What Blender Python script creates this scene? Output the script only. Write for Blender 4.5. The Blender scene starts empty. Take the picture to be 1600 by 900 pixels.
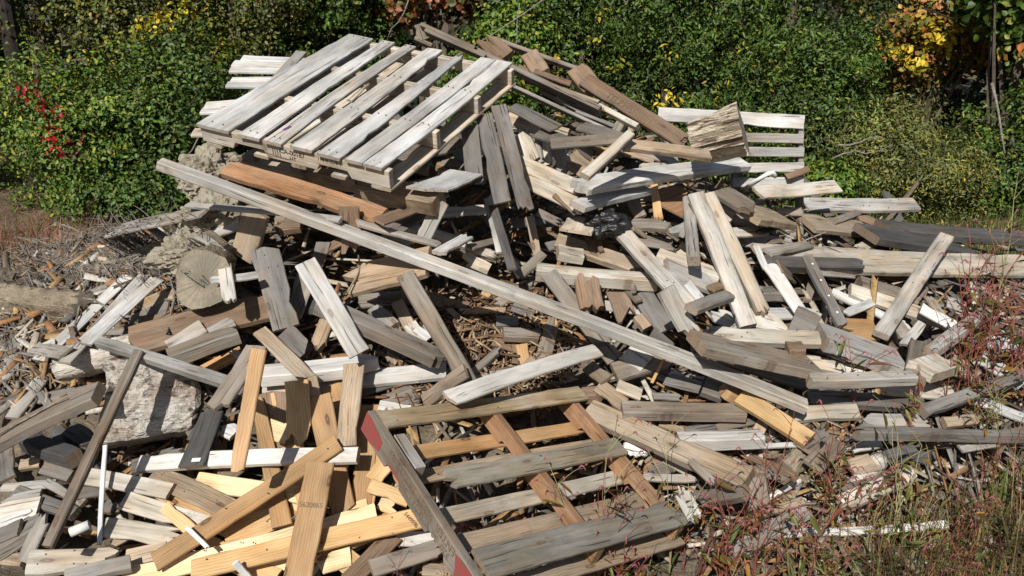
import bpy, bmesh, math, random
import numpy as np
from mathutils import Vector, Matrix
rad = math.radians
scene = bpy.context.scene
COL = scene.collection

# ---------------------------------------------------------------- camera, sky, sun, exposure
FPX = 1385.0
PITCH = rad(18)
CAMP = np.array([0.0, 0.0, 2.4])
cam_d = bpy.data.cameras.new('camera'); cam = bpy.data.objects.new('camera', cam_d); COL.objects.link(cam)
cam.location = CAMP; cam.rotation_euler = (rad(90) - PITCH, 0, 0)
cam_d.sensor_width = 36; cam_d.lens = 36 * FPX / 1600; cam_d.clip_end = 500; cam_d.clip_start = 0.05
scene.camera = cam
SUN_EL, SUN_AZ = rad(41), rad(-162)      # azimuth of the sun seen from above, 0 = +y, positive towards +x
sdir = Vector((math.sin(SUN_AZ) * math.cos(SUN_EL), math.cos(SUN_AZ) * math.cos(SUN_EL), math.sin(SUN_EL)))
sun_d = bpy.data.lights.new('sun', 'SUN'); sun_d.energy = 5.0; sun_d.angle = rad(0.5); sun_d.color = (1, .955, .88)
sun = bpy.data.objects.new('sun', sun_d); COL.objects.link(sun)
sun.rotation_euler = (-sdir).to_track_quat('-Z', 'Y').to_euler(); sun.location = (-3, -4, 9)
w = bpy.data.worlds.new('World'); scene.world = w; w.use_nodes = True
nt = w.node_tree; bgn = nt.nodes['Background']; sk = nt.nodes.new('ShaderNodeTexSky')
sk.sky_type = 'NISHITA'; sk.sun_disc = False; sk.sun_elevation = SUN_EL; sk.sun_rotation = SUN_AZ % (2 * math.pi)
nt.links.new(sk.outputs[0], bgn.inputs[0]); bgn.inputs[1].default_value = 0.05
scene.view_settings.view_transform = 'Standard'; scene.view_settings.look = 'None'
scene.view_settings.exposure = 0.12; scene.view_settings.gamma = 1

# ---------------------------------------------------------------- view geometry used to read positions
FW = np.array([0, math.cos(PITCH), -math.sin(PITCH)]); UP = np.array([0, math.sin(PITCH), math.cos(PITCH)]); RT = np.array([1., 0, 0])
def ray(u, v):
    return FW + (u - 800) / FPX * RT - (v - 450) / FPX * UP
def pt(u, v, t):
    return CAMP + ray(u, v) * t
def proj(P):
    d = np.asarray(P) - CAMP; t = d @ FW
    return 800 + FPX * (d @ RT) / t, 450 - FPX * (d @ UP) / t, t

# ---------------------------------------------------------------- shape of the pile (metres)
HX = np.array([-6.5, -4.6, -3.6, -2.8, -2.2, -1.5, -.8, 0, 1.1, 2.0, 3.0, 3.8, 5.0, 6.5])
HH = np.array([.0, .38, .60, .80, 1.02, 1.5, 1.72, 1.7, 1.45, 1.1, .8, .62, .3, 0])
PY = np.array([0, 2.75, 3.05, 3.6, 4.2, 4.8, 5.3, 6.2, 7.0, 8.0, 9.0])
PZ = np.array([0, 0, .07, .36, .82, 1.25, 1.5, 1.7, 1.4, .5, 0]) / 1.7
def H(x, y):
    x = np.asarray(x, float); y = np.asarray(y, float)
    h = np.interp(x, HX, HH) * np.interp(y + .12 * np.maximum(0, x - 1.5) * 0, PY, PZ)
    h = h + .28 * np.exp(-((x + 1.05) ** 2 + (y - 4.95) ** 2) / .45)
    h = h - .22 * np.exp(-((x + .95) ** 2 / .10 + (y - 4.45) ** 2 / .06)) - .18 * np.exp(-((x + .35) ** 2 / .10 + (y - 4.5) ** 2 / .08))
    h = h + .24 * np.exp(-((x - .65) ** 2 / .45 + (y - 6.2) ** 2 / .5))
    h = h + .10 * np.exp(-((x - 1.9) ** 2 / 1.2 + (y - 3.5) ** 2 / .6)) * (y > 0)
    # the front pallet lies in a hollow of its own
    rx, ry = x - FPo[0], y - FPo[1]; det = FPx[0] * FPy[1] - FPx[1] * FPy[0]
    a_ = (rx * FPy[1] - ry * FPy[0]) / det; b_ = (ry * FPx[0] - rx * FPx[1]) / det
    ins = np.clip(np.minimum(np.minimum(a_ + .10, 1.0 - a_), np.minimum(b_ + .05, 1.26 - b_)) * 8, 0, 1)
    zp = FPo[2] + a_ * FPx[2] + b_ * FPy[2] - .27
    return np.where(ins > 0, h + (np.minimum(h, np.maximum(zp, .01 * (h > 0))) - h) * ins, h)
FPx, FPy, FPn = (.524, -.777, -.349), (.778, .603, -.176), (.347, -.179, .921)
FPo = (-.552, 3.298, .801)
GS = 4; U0, V0 = -200, -100
GW, GH = 2000 // GS, 1200 // GS
uu, vv = np.meshgrid(U0 + (np.arange(GW) + .5) * GS, V0 + (np.arange(GH) + .5) * GS)
dd = FW[None, None] + ((uu - 800) / FPX)[..., None] * RT - ((vv - 450) / FPX)[..., None] * UP
D = np.full(uu.shape, np.nan)
for t in np.arange(2.2, 12, .02):
    P = CAMP + dd * t
    hit = np.isnan(D) & (P[..., 2] <= H(P[..., 0], P[..., 1])) & (P[..., 1] < 6.6)
    D[hit] = t
fall = 6.3 / dd[..., 1]
D = np.where(np.isnan(D), fall, D)
D0 = D.copy()
def dep(A, u, v):
    i = int(min(max((v - V0) / GS, 0), GH - 1)); j = int(min(max((u - U0) / GS, 0), GW - 1))
    return A[i, j]

# ---------------------------------------------------------------- small node helpers
def node(nt, typ, **kw):
    n = nt.nodes.new(typ)
    for k, v in kw.items():
        if hasattr(n, k): setattr(n, k, v)
    return n
def setin(n, **kw):
    for k, v in kw.items():
        n.inputs[k.replace('_', ' ')].default_value = v
def math_n(nt, op, a, b=None, c=None, clamp=False):
    n = nt.nodes.new('ShaderNodeMath'); n.operation = op; n.use_clamp = clamp
    for i, x in enumerate((a, b, c)):
        if x is None: continue
        if isinstance(x, (int, float)): n.inputs[i].default_value = x
        else: nt.links.new(x, n.inputs[i])
    return n.outputs[0]
def mixc(nt, fac, a, b, mode='MIX'):
    n = nt.nodes.new('ShaderNodeMix'); n.data_type = 'RGBA'; n.blend_type = mode
    for s, x in ((n.inputs[0], fac), (n.inputs[6], a), (n.inputs[7], b)):
        if isinstance(x, (int, float)): s.default_value = x
        elif isinstance(x, tuple): s.default_value = x if len(x) == 4 else (*x, 1)
        else: nt.links.new(x, s)
    return n.outputs[2]
def ramp(nt, x, lo, hi, a=0., b=1.):
    n = nt.nodes.new('ShaderNodeMapRange'); n.clamp = True
    nt.links.new(x, n.inputs[0]); n.inputs[1].default_value = lo; n.inputs[2].default_value = hi
    n.inputs[3].default_value = a; n.inputs[4].default_value = b
    return n.outputs[0]
def noise(nt, vec, scale, detail=3, rough=.6, dist=0):
    n = nt.nodes.new('ShaderNodeTexNoise'); nt.links.new(vec, n.inputs['Vector'])
    setin(n, Scale=scale, Detail=detail, Roughness=rough, Distortion=dist); return n.outputs['Fac']
def mapv(nt, vec, scale, loc=(0, 0, 0)):
    n = nt.nodes.new('ShaderNodeMapping'); nt.links.new(vec, n.inputs[0]); n.inputs['Scale'].default_value = scale
    n.inputs['Location'].default_value = loc
    return n.outputs[0]
def newmat(name):
    m = bpy.data.materials.new(name); m.use_nodes = True
    return m, m.node_tree, m.node_tree.nodes['Principled BSDF']

# ---------------------------------------------------------------- wood: colour comes from each object's own colour
def wood_mat(name, streak=.5, knot=.6, silver=.35, crack=.7, rough=.85, bumpd=.0022, figure=0.0, grime=.5, stain=.55, warm=.42):
    m, nt, b = newmat(name); L = nt.links
    tc = node(nt, 'ShaderNodeTexCoord'); oi = node(nt, 'ShaderNodeObjectInfo')
    off = node(nt, 'ShaderNodeVectorMath', operation='SCALE'); off.inputs[0].default_value = (37, 19, 53); L.new(oi.outputs['Random'], off.inputs['Scale'])
    add = node(nt, 'ShaderNodeVectorMath', operation='ADD'); L.new(tc.outputs['Object'], add.inputs[0]); L.new(off.outputs[0], add.inputs[1])
    V = add.outputs[0]
    # slow wander of the grain
    wob = node(nt, 'ShaderNodeTexNoise'); L.new(mapv(nt, V, (2.2, 7, 7)), wob.inputs['Vector']); setin(wob, Scale=1., Detail=2)
    wv = node(nt, 'ShaderNodeVectorMath', operation='MULTIPLY_ADD'); L.new(wob.outputs['Color'], wv.inputs[0]); wv.inputs[1].default_value = (0, .035, .035); L.new(V, wv.inputs[2])
    G = wv.outputs[0]
    fine = noise(nt, mapv(nt, G, (3.5, 190, 190)), 1, 3, .7)
    mid = noise(nt, mapv(nt, G, (1.3, 42, 42)), 1, 3, .6)
    big = noise(nt, mapv(nt, V, (2.2, 5, 5)), 1, 3, .6)
    blot = noise(nt, mapv(nt, V, (9, 13, 13)), 1, 4, .65)
    # knots
    vo = node(nt, 'ShaderNodeTexVoronoi', voronoi_dimensions='2D'); L.new(mapv(nt, V, (2.3, 6.5, 0)), vo.inputs['Vector']); setin(vo, Scale=1.)
    kd = math_n(nt, 'ADD', vo.outputs['Distance'], math_n(nt, 'MULTIPLY', noise(nt, mapv(nt, V, (30, 60, 60)), 1, 2, .5), .05))
    kn = math_n(nt, 'MULTIPLY', ramp(nt, kd, .075, .10, 1, 0), ramp(nt, kd, .03, .06, .35, 1))
    kring = ramp(nt, kd, .09, .24, 1, 0)
    # flat-sawn figure (pale / dark growth bands)
    wave = node(nt, 'ShaderNodeTexWave', wave_type='BANDS', bands_direction='Y'); L.new(mapv(nt, G, (.55, 1, 1)), wave.inputs['Vector'])
    setin(wave, Scale=26., Distortion=9., Detail=2.); wave.inputs['Detail Scale'].default_value = .55
    fig = wave.outputs['Fac']
    val = math_n(nt, 'ADD', math_n(nt, 'MULTIPLY', ramp(nt, fine, .3, .7, -1, 1), .24 * streak), math_n(nt, 'MULTIPLY', ramp(nt, mid, .3, .7, -1, 1), .36 * streak))
    val = math_n(nt, 'ADD', val, math_n(nt, 'MULTIPLY', ramp(nt, big, .3, .7, -1, 1), .30))
    val = math_n(nt, 'ADD', val, math_n(nt, 'MULTIPLY', ramp(nt, fig, 0, 1, -1, 1), figure))
    val = math_n(nt, 'ADD', val, 1.0)
    val = math_n(nt, 'MAXIMUM', val, .18)
    base = mixc(nt, 1.0, oi.outputs['Color'], node(nt, 'ShaderNodeRGB').outputs[0], 'MIX')
    n = nt.nodes.new('ShaderNodeVectorMath'); n.operation = 'SCALE'; L.new(oi.outputs['Color'], n.inputs[0]); L.new(val, n.inputs['Scale'])
    c = n.outputs[0]
    # patches bleached silver and patches still warm
    lum = node(nt, 'ShaderNodeRGBToBW'); L.new(c, lum.inputs[0])
    grey = node(nt, 'ShaderNodeCombineColor'); L.new(math_n(nt, 'MULTIPLY', lum.outputs[0], 1.12), grey.inputs[0]); L.new(math_n(nt, 'MULTIPLY', lum.outputs[0], 1.12), grey.inputs[1]); L.new(math_n(nt, 'MULTIPLY', lum.outputs[0], 1.14), grey.inputs[2])
    c = mixc(nt, math_n(nt, 'MULTIPLY', ramp(nt, big, .45, .62), silver), c, grey.outputs[0])
    wm = noise(nt, mapv(nt, V, (3.1, 9, 9), (7, 1, 4)), 1, 4, .6); wc = node(nt, 'ShaderNodeVectorMath', operation='MULTIPLY'); L.new(c, wc.inputs[0]); wc.inputs[1].default_value = (1.12, .86, .62)
    c = mixc(nt, math_n(nt, 'MULTIPLY', ramp(nt, wm, .46, .62), warm), c, wc.outputs[0])
    c = mixc(nt, math_n(nt, 'MULTIPLY', ramp(nt, blot, .58, .78), grime), c, (.055, .05, .045))
    c = mixc(nt, math_n(nt, 'MULTIPLY', kring, .35 * knot), c, (.16, .085, .035), 'MIX')
    c = mixc(nt, math_n(nt, 'MULTIPLY', kn, .8 * knot), c, (.07, .035, .018))
    # long stains and damp greyed runs
    st = noise(nt, mapv(nt, G, (2.6, 24, 24), (3, 8, 2)), 1, 4, .7)
    dk = node(nt, 'ShaderNodeVectorMath', operation='SCALE'); L.new(c, dk.inputs[0]); dk.inputs['Scale'].default_value = .42
    c = mixc(nt, math_n(nt, 'MULTIPLY', ramp(nt, st, .50, .68), stain), c, dk.outputs[0])
    # drying cracks along the grain
    cr = noise(nt, mapv(nt, G, (1.6, 75, 75), (5, 3, 1)), 1, 2, .5)
    ck = math_n(nt, 'MULTIPLY', ramp(nt, cr, .66, .70), crack)
    c = mixc(nt, ck, c, (.02, .017, .014))
    # cut ends
    sx = node(nt, 'ShaderNodeSeparateXYZ')
    vt = node(nt, 'ShaderNodeVectorTransform', vector_type='NORMAL', convert_from='WORLD', convert_to='OBJECT')
    ge = node(nt, 'ShaderNodeNewGeometry'); L.new(ge.outputs['True Normal'], vt.inputs[0]); L.new(vt.outputs[0], sx.inputs[0])
    endf = ramp(nt, math_n(nt, 'ABSOLUTE', sx.outputs[0]), .75, .85)
    rg = node(nt, 'ShaderNodeTexWave', wave_type='RINGS', rings_direction='X'); L.new(mapv(nt, V, (0, 1, 1), (0, .03, .05)), rg.inputs[0]); setin(rg, Scale=60., Distortion=2.)
    c2 = mixc(nt, .5, c, mixc(nt, rg.outputs['Fac'], (.14, .085, .045), (.33, .23, .14)))
    c = mixc(nt, endf, c, c2)
    L.new(c, b.inputs['Base Color']); b.inputs['Roughness'].default_value = rough; b.inputs['Specular IOR Level'].default_value = .3
    hgt = math_n(nt, 'SUBTRACT', math_n(nt, 'ADD', fine, math_n(nt, 'MULTIPLY', mid, .8)), math_n(nt, 'MULTIPLY', ck, 2.2))
    bp = node(nt, 'ShaderNodeBump'); setin(bp, Strength=.9, Distance=bumpd); L.new(hgt, bp.inputs['Height']); L.new(bp.outputs[0], b.inputs['Normal'])
    return m
M = {}
M['old'] = wood_mat('weathered_wood')
M['fresh'] = wood_mat('fresh_pine', streak=.22, knot=1.0, silver=.10, crack=.12, rough=.6, bumpd=.0006, figure=.10, grime=.12, stain=.28)
M['brown'] = wood_mat('brown_wood', streak=.45, knot=.8, silver=.12, crack=.45, rough=.75, bumpd=.0014, figure=.12, grime=.45, stain=.5)
M['paint'] = wood_mat('peeling_white_wood', streak=.30, knot=.2, silver=.5, crack=.65, rough=.8, bumpd=.0018, grime=.30, stain=.6, warm=.22)

TONE = {  # albedo and material
 'W': ((.48, .473, .45), 'paint', 'silver-white'), 'S': ((.43, .415, .385), 'old', 'silvery'), 'G': ((.30, .285, .26), 'old', 'weathered grey'), 'D': ((.165, .153, .14), 'old', 'dark grey'),
 'C': ((.08, .078, .077), 'old', 'blackened'), 'B': ((.215, .185, .15), 'old', 'grey-brown'), 'N': ((.20, .14, .095), 'brown', 'brown'),
 'H': ((.52, .345, .165), 'fresh', 'honey-coloured'), 'P': ((.70, .565, .34), 'fresh', 'pale fresh pine'), 'O': ((.29, .17, .095), 'brown', 'orange-brown'),
 'T': ((.335, .265, .19), 'brown', 'tan'), 'L': ((.47, .425, .35), 'old', 'sun-bleached cream'), 'K': ((.385, .24, .115), 'fresh', 'amber')}
TINT = {'W': 'silver white', 'S': 'silvery', 'G': 'weathered grey', 'D': 'dark grey', 'C': 'blackened', 'B': 'grey brown', 'N': 'brown', 'H': 'honey coloured', 'P': 'pale yellow pine', 'O': 'orange brown', 'T': 'tan', 'L': 'bleached cream', 'K': 'amber'}

def link(o, parent=None):
    COL.objects.link(o)
    if parent is not None: o.parent = parent
    return o
def tag(o, label, cat, group=None, kind=None):
    o['label'] = label; o['category'] = cat
    if group: o['group'] = group
    if kind: o['kind'] = kind
    return o
def empty(name, loc=(0, 0, 0)):
    o = bpy.data.objects.new(name, None); o.location = loc; o.empty_display_size = .1; return link(o)
def mesh_obj(name, verts, faces, mat, parent=None):
    me = bpy.data.meshes.new(name); me.from_pydata([tuple(map(float, v)) for v in verts], [], faces); me.update()
    if mat: me.materials.append(mat)
    return link(bpy.data.objects.new(name, me), parent)

# ---------------------------------------------------------------- one sawn board: worn corners, slight warp, cut or broken ends
def board_geo(L, W, T, seed=0, ends='cc', bow=0.0, taper=1.0, notch=None):
    rg = random.Random(seed)
    nx = max(4, min(26, int(L / .07)))
    ny = 7 if W > .03 else 4
    c = min(.006, T * .22, W * .2)
    V = []; rings = []
    def jag(kind):
        if kind == 'b':
            amp = min(.5 * L, rg.uniform(.5, 1.3) * W)
            base = rg.uniform(-.5, .5)
            return [amp * (abs(rg.random() ** 1.5) * .75 + .25 * abs(2 * i / (ny - 1) - 1 + base)) for i in range(ny)]
        sk = rg.uniform(-.02, .02) * W * 2 + (rg.choice((-1, 1)) * W * .45 if kind == 'k' else 0)
        return [max(0, sk * (i / (ny - 1) - .5)) + rg.uniform(0, .0015) for i in range(ny)]
    j0, j1 = jag(ends[0]), jag(ends[1])
    tw = rg.uniform(-.02, .02)
    wl = [rg.uniform(-.02, .02) * W for _ in range(nx + 1)]; wr = [rg.uniform(-.02, .02) * W for _ in range(nx + 1)]
    if rg.random() < .7:
        k = rg.randrange(nx + 1); (wl if rg.random() < .5 else wr)[k] -= W * rg.uniform(.04, .14)
    ph = rg.uniform(0, 6)
    for i in range(nx + 1):
        s = i / nx; x = (s - .5) * L
        hw = W / 2 * (1 + (taper - 1) * s)
        zc = bow * (1 - (2 * s - 1) ** 2) + min(.006, .0022 * L + .001) * math.sin(ph + 5 * s)
        a = tw * (s - .5)
        idx = []
        def put(y, z, jj):
            xx = x
            e0 = max(0, 1 - s * nx * .999) if nx else 0
            if i == 0: xx += j0[jj]
            if i == nx: xx -= j1[jj]
            if i == 1: xx = max(xx, -L / 2 + j0[jj] + .004)
            if i == nx - 1: xx = min(xx, L / 2 - j1[jj] - .004)
            if 1 < i < nx - 1: xx = min(max(xx, -L / 2 + j0[jj] + .004 * i), L / 2 - j1[jj] - .004 * (nx - i))
            idx.append(len(V)); V.append((xx, y - a * z, zc + z + a * y))
        for q in range(ny):
            put(-hw + c - wl[i] + (2 * hw - 2 * c + wl[i] + wr[i]) * q / (ny - 1), T / 2 + rg.uniform(-.0008, .0008), q)
        put(hw + wr[i], T / 2 - c, ny - 1); put(hw + wr[i], -T / 2 + c, ny - 1)
        for q in range(ny - 1, -1, -1):
            put(-hw + c - wl[i] + (2 * hw - 2 * c + wl[i] + wr[i]) * q / (ny - 1), -T / 2, q)
        put(-hw - wl[i], -T / 2 + c, 0); put(-hw - wl[i], T / 2 - c, 0)
        rings.append(idx)
    n = len(rings[0]); Fc = []
    for i in range(nx):
        for q in range(n):
            r = (q + 1) % n
            Fc.append((rings[i][q], rings[i + 1][q], rings[i + 1][r], rings[i][r]))
    for R_, fl in ((rings[0], 0), (rings[-1], 1)):
        quads = []
        for q in range(ny - 1):
            quads.append((R_[q], R_[q + 1], R_[2 * ny + 1 - q - 1], R_[2 * ny + 1 - q]))
        quads.append((R_[ny - 1], R_[ny], R_[ny + 1], R_[ny + 2]))
        quads.append((R_[0], R_[2 * ny + 1], R_[2 * ny + 2], R_[2 * ny + 3]))
        Fc += [tuple(reversed(q)) if (fl == 1) != (k == ny) and False else q for k, q in enumerate(quads)]
    return V, Fc
def fixn(me):
    bm = bmesh.new(); bm.from_mesh(me); bmesh.ops.recalc_face_normals(bm, faces=bm.faces); bm.to_mesh(me); bm.free()
def board_obj(name, L, W, T, tone, seed, ends='cc', bow=0, taper=1., parent=None, mat=None):
    V, Fc = board_geo(L, W, T, seed, ends, bow, taper)
    col, mk, _ = TONE[tone]
    o = mesh_obj(name, V, Fc, M[mat or mk], parent); fixn(o.data)
    rg = random.Random(seed + 5); k = rg.uniform(.85, 1.15); t = rg.uniform(-.03, .03)
    o.color = (min(.8, col[0] * k * (1 + t)), min(.8, col[1] * k), min(.8, col[2] * k * (1 - t)), 1)
    return o
# ---------------------------------------------------------------- a log: uneven, ridged
def log_geo(L, R, seed, ridges=0.12, nseg=18, flat=1., taper=.9, ragged=0.0, crook=.04, wave=1.):
    rg = random.Random(seed); nx = max(8, int(L / .035)); V = []; Fc = []
    pr = [(rg.uniform(-1, 1), rg.uniform(0, 6.3), rg.uniform(1, 5)) for _ in range(4)]
    rid = [rg.uniform(-1, 1) for _ in range(nseg)]
    ja = [rg.random() * ragged * L for _ in range(nseg)]; jb = [rg.random() * ragged * L for _ in range(nseg)]
    for i in range(nx + 1):
        s = i / nx
        cy = crook * R * 2 * math.sin(2.2 * s * math.pi + pr[0][1]); cz = crook * R * 2 * math.sin(3.1 * s + pr[1][1])
        for q in range(nseg):
            a = 2 * math.pi * q / nseg
            r = R * (1 + (taper - 1) * s) * (1 + .06 * math.sin(2 * a + pr[0][1]) + .05 * math.sin(3 * a + pr[1][1] + s * 3) + ridges * rid[q] * .5 + wave * ridges * .35 * math.sin(17 * s * L / R * .25 + q * 2.4 + pr[2][1]) + rg.uniform(-.02, .02))
            x = (s - .5) * L
            x = min(max(x, -L / 2 + ja[q]), L / 2 - jb[q])
            V.append((x + .0005 * i, cy + r * math.cos(a), cz + r * math.sin(a) * flat))
    for i in range(nx):
        for q in range(nseg):
            r = (q + 1) % nseg
            Fc.append((i * nseg + q, i * nseg + r, (i + 1) * nseg + r, (i + 1) * nseg + q))
    for i in (0, nx):
        V.append((np.mean([V[i * nseg + q][0] for q in range(nseg)]), 0, 0)); ci = len(V) - 1
        for q in range(nseg):
            a, b = i * nseg + q, i * nseg + (q + 1) % nseg
            Fc.append((ci, b, a) if i == 0 else (ci, a, b))
    return V, Fc
def tube_geo(pts, rads, nseg=6):
    V = []; Fc = []
    pts = [Vector(p) for p in pts]
    for i, p in enumerate(pts):
        d = (pts[min(i + 1, len(pts) - 1)] - pts[max(i - 1, 0)]).normalized()
        a = d.orthogonal().normalized() if i == 0 else (a - d * a.dot(d)).normalized()
        b = d.cross(a)
        for q in range(nseg):
            t = 2 * math.pi * q / nseg; V.append(p + (a * math.cos(t) + b * math.sin(t)) * rads[i])
    for i in range(len(pts) - 1):
        for q in range(nseg):
            r = (q + 1) % nseg; Fc.append((i * nseg + q, i * nseg + r, (i + 1) * nseg + r, (i + 1) * nseg + q))
    Fc.append(tuple(range(nseg - 1, -1, -1))); Fc.append(tuple((len(pts) - 1) * nseg + q for q in range(nseg)))
    return V, Fc

# ---------------------------------------------------------------- laying wood on the pile
def frame(P1, P2, roll, seed, n0=None):
    a = P2 - P1; a /= np.linalg.norm(a)
    rg = random.Random(seed)
    if n0 is None: n0 = np.array([-.05 + rg.uniform(-.14, .14), -.5 + rg.uniform(-.12, .12), .85])
    n = n0 - a * (n0 @ a); n /= np.linalg.norm(n)
    b = np.cross(n, a)
    if roll:
        r = rad(roll); n, b = n * math.cos(r) + b * math.sin(r), b * math.cos(r) - n * math.sin(r)
    return a, b, n
def lay(u1, v1, u2, v2, wpx, T, seed, roll=0, lift=0., give=0., write=True, slack=.15, dfix=None, wclamp=(.012, .34)):
    """rest a board, seen from (u1,v1) to (u2,v2) and wpx wide, on what already lies there; returns its frame"""
    d1, d2 = dep(D0, u1, v1), dep(D0, u2, v2)
    ns = 13; ss = np.linspace(0.02, .98, ns)
    if dfix: d1, d2 = dfix
    for it in range(2):
        P1, P2 = pt(u1, v1, d1), pt(u2, v2, d2)
        a, b, n = frame(P1, P2, roll, seed)
        mid = (P1 + P2) / 2; um, vm, tm = proj(mid); ub, vb, _ = proj(mid + b * .05)
        pl = math.hypot(u2 - u1, v2 - v1) + 1e-6; px = abs((ub - um) * -(v2 - v1) / pl + (vb - vm) * (u2 - u1) / pl) / .05
        W = min(max(wpx / max(px, 60), wclamp[0]), wclamp[1])
        if dfix: break
        tt = T / max(.55, -(n @ ray(um, vm)) / np.linalg.norm(ray(um, vm))) * .85
        cs = []
        for s in ss:
            best = 99
            for q in (-.8, -.4, 0, .4, .8):
                P = P1 + (P2 - P1) * s + b * (W / 2 * q); u, v, t = proj(P)
                best = min(best, dep(D, u, v) - (t - (d1 + (d2 - d1) * s)))
            cs.append(best - tt + give)
        cs = np.array(cs); bestv = -9; pick = None
        for i in range(ns):
            for j in range(i + 1, ns):
                if ss[i] >= .5 or ss[j] < .5: continue
                k = (cs[j] - cs[i]) / (ss[j] - ss[i]); lim = (.12 + slack * pl / 500)
                k0 = float(np.clip(dep(D0, u2, v2) - dep(D0, u1, v1), -.25 - pl / 500, .25 + pl / 500))
                k = min(max(k, k0 - lim * 1.5), k0 + lim * 1.5)
                e0 = cs[i] - k * ss[i]
                e0 += min(0, np.min(cs - (e0 + k * ss)))
                if e0 + .5 * k > bestv: bestv = e0 + .5 * k; pick = (e0, e0 + k)
        d1, d2 = pick
        d1 -= lift; d2 -= lift
    P1, P2 = pt(u1, v1, d1), pt(u2, v2, d2)
    a, b, n = frame(P1, P2, roll, seed)
    L = float(np.linalg.norm(P2 - P1))
    if write: stamp(P1, P2, b, W)
    return P1, P2, a, b, n, L, W
def stamp(P1, P2, b, W):
    u1, v1, _ = proj(P1); u2, v2, _ = proj(P2)
    n = max(4, int(math.hypot(u2 - u1, v2 - v1) / 2.5)); m = max(3, int(W * 300 / 2.5))
    s = np.linspace(0, 1, n)[:, None, None]; q = np.linspace(-.5, .5, m)[None, :, None]
    P = P1 + (P2 - P1) * s + b * (W * q); d = P - CAMP; t = d @ FW
    u = 800 + FPX * (d @ RT) / t; v = 450 - FPX * (d @ UP) / t
    I = ((v - V0) / GS).astype(int).ravel(); J = ((u - U0) / GS).astype(int).ravel(); tt = t.ravel()
    ok = (I >= 0) & (I < GH) & (J >= 0) & (J < GW)
    np.minimum.at(D, (I[ok], J[ok]), tt[ok])
def mat_from(a, b, n, o):
    return Matrix(((a[0], b[0], n[0], o[0]), (a[1], b[1], n[1], o[1]), (a[2], b[2], n[2], o[2]), (0, 0, 0, 1)))
ITEMS = []      # everything of wood lying in the pile: (object, kind word, tone, u, v, length, label or None)
def put_board(row, seed, name=None, parent=None, pinv=None):
    u1, v1, u2, v2, wpx, T, tone, opt = row
    T = T / 100; roll = 0; lift = 0; ends = 'cc'; give = .012; bow = 0; taper = 1; dfix = None
    for o in opt:
        if o.startswith('r'): roll = float(o[1:])
        elif o.startswith('e'): ends = (o[1:] + 'cc')[:2]
        elif o.startswith('l'): lift = float(o[1:]) / 100
        elif o.startswith('g'): give = float(o[1:]) / 100
        elif o.startswith('w'): bow = float(o[1:]) / 100
        elif o.startswith('p'): taper = float(o[1:])
        elif o.startswith('d'): dfix = tuple(float(x) for x in o[1:].split('_'))
    if T > .045 and not any(o[0] in 'rd' for o in opt) and abs(u2 - u1) > 1.1 * abs(v2 - v1):
        roll = 20 if u2 > u1 else -20; k = .16 * wpx / math.hypot(u2 - u1, v2 - v1) * (1 if u2 > u1 else -1)
        u1 += (v2 - v1) * k; u2 += (v2 - v1) * k; v1 -= (u2 - u1) * k; v2 -= (u2 - u1) * k; wpx *= .68
    rq = random.Random(seed * 3 + 1)
    if not any(o[0] == 'e' for o in opt) and rq.random() < .38: ends = rq.choice(('cb', 'bc', 'ck', 'kc', 'cb'))
    if not bow: bow = rq.uniform(-.012, .012) * math.hypot(u2 - u1, v2 - v1) / 300
    if taper == 1: taper = rq.uniform(.9, 1.05)
    P1, P2, a, b, n, L, W = lay(u1, v1, u2, v2, wpx, T, seed, roll, lift, give, dfix=dfix)
    if name is None:
        name = 'wood_block' if (L < .36 and T > .034) else 'timber_beam' if T > .045 else 'wood_stick' if W < .045 and L > .3 else 'wood_strip' if W < .045 else 'plank'
    o = board_obj(name, L, W, T, tone, seed, ends, bow, taper)
    o.matrix_world = mat_from(a, b, n, (P1 + P2) / 2 - n * T / 2)
    return o, L, W
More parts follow.
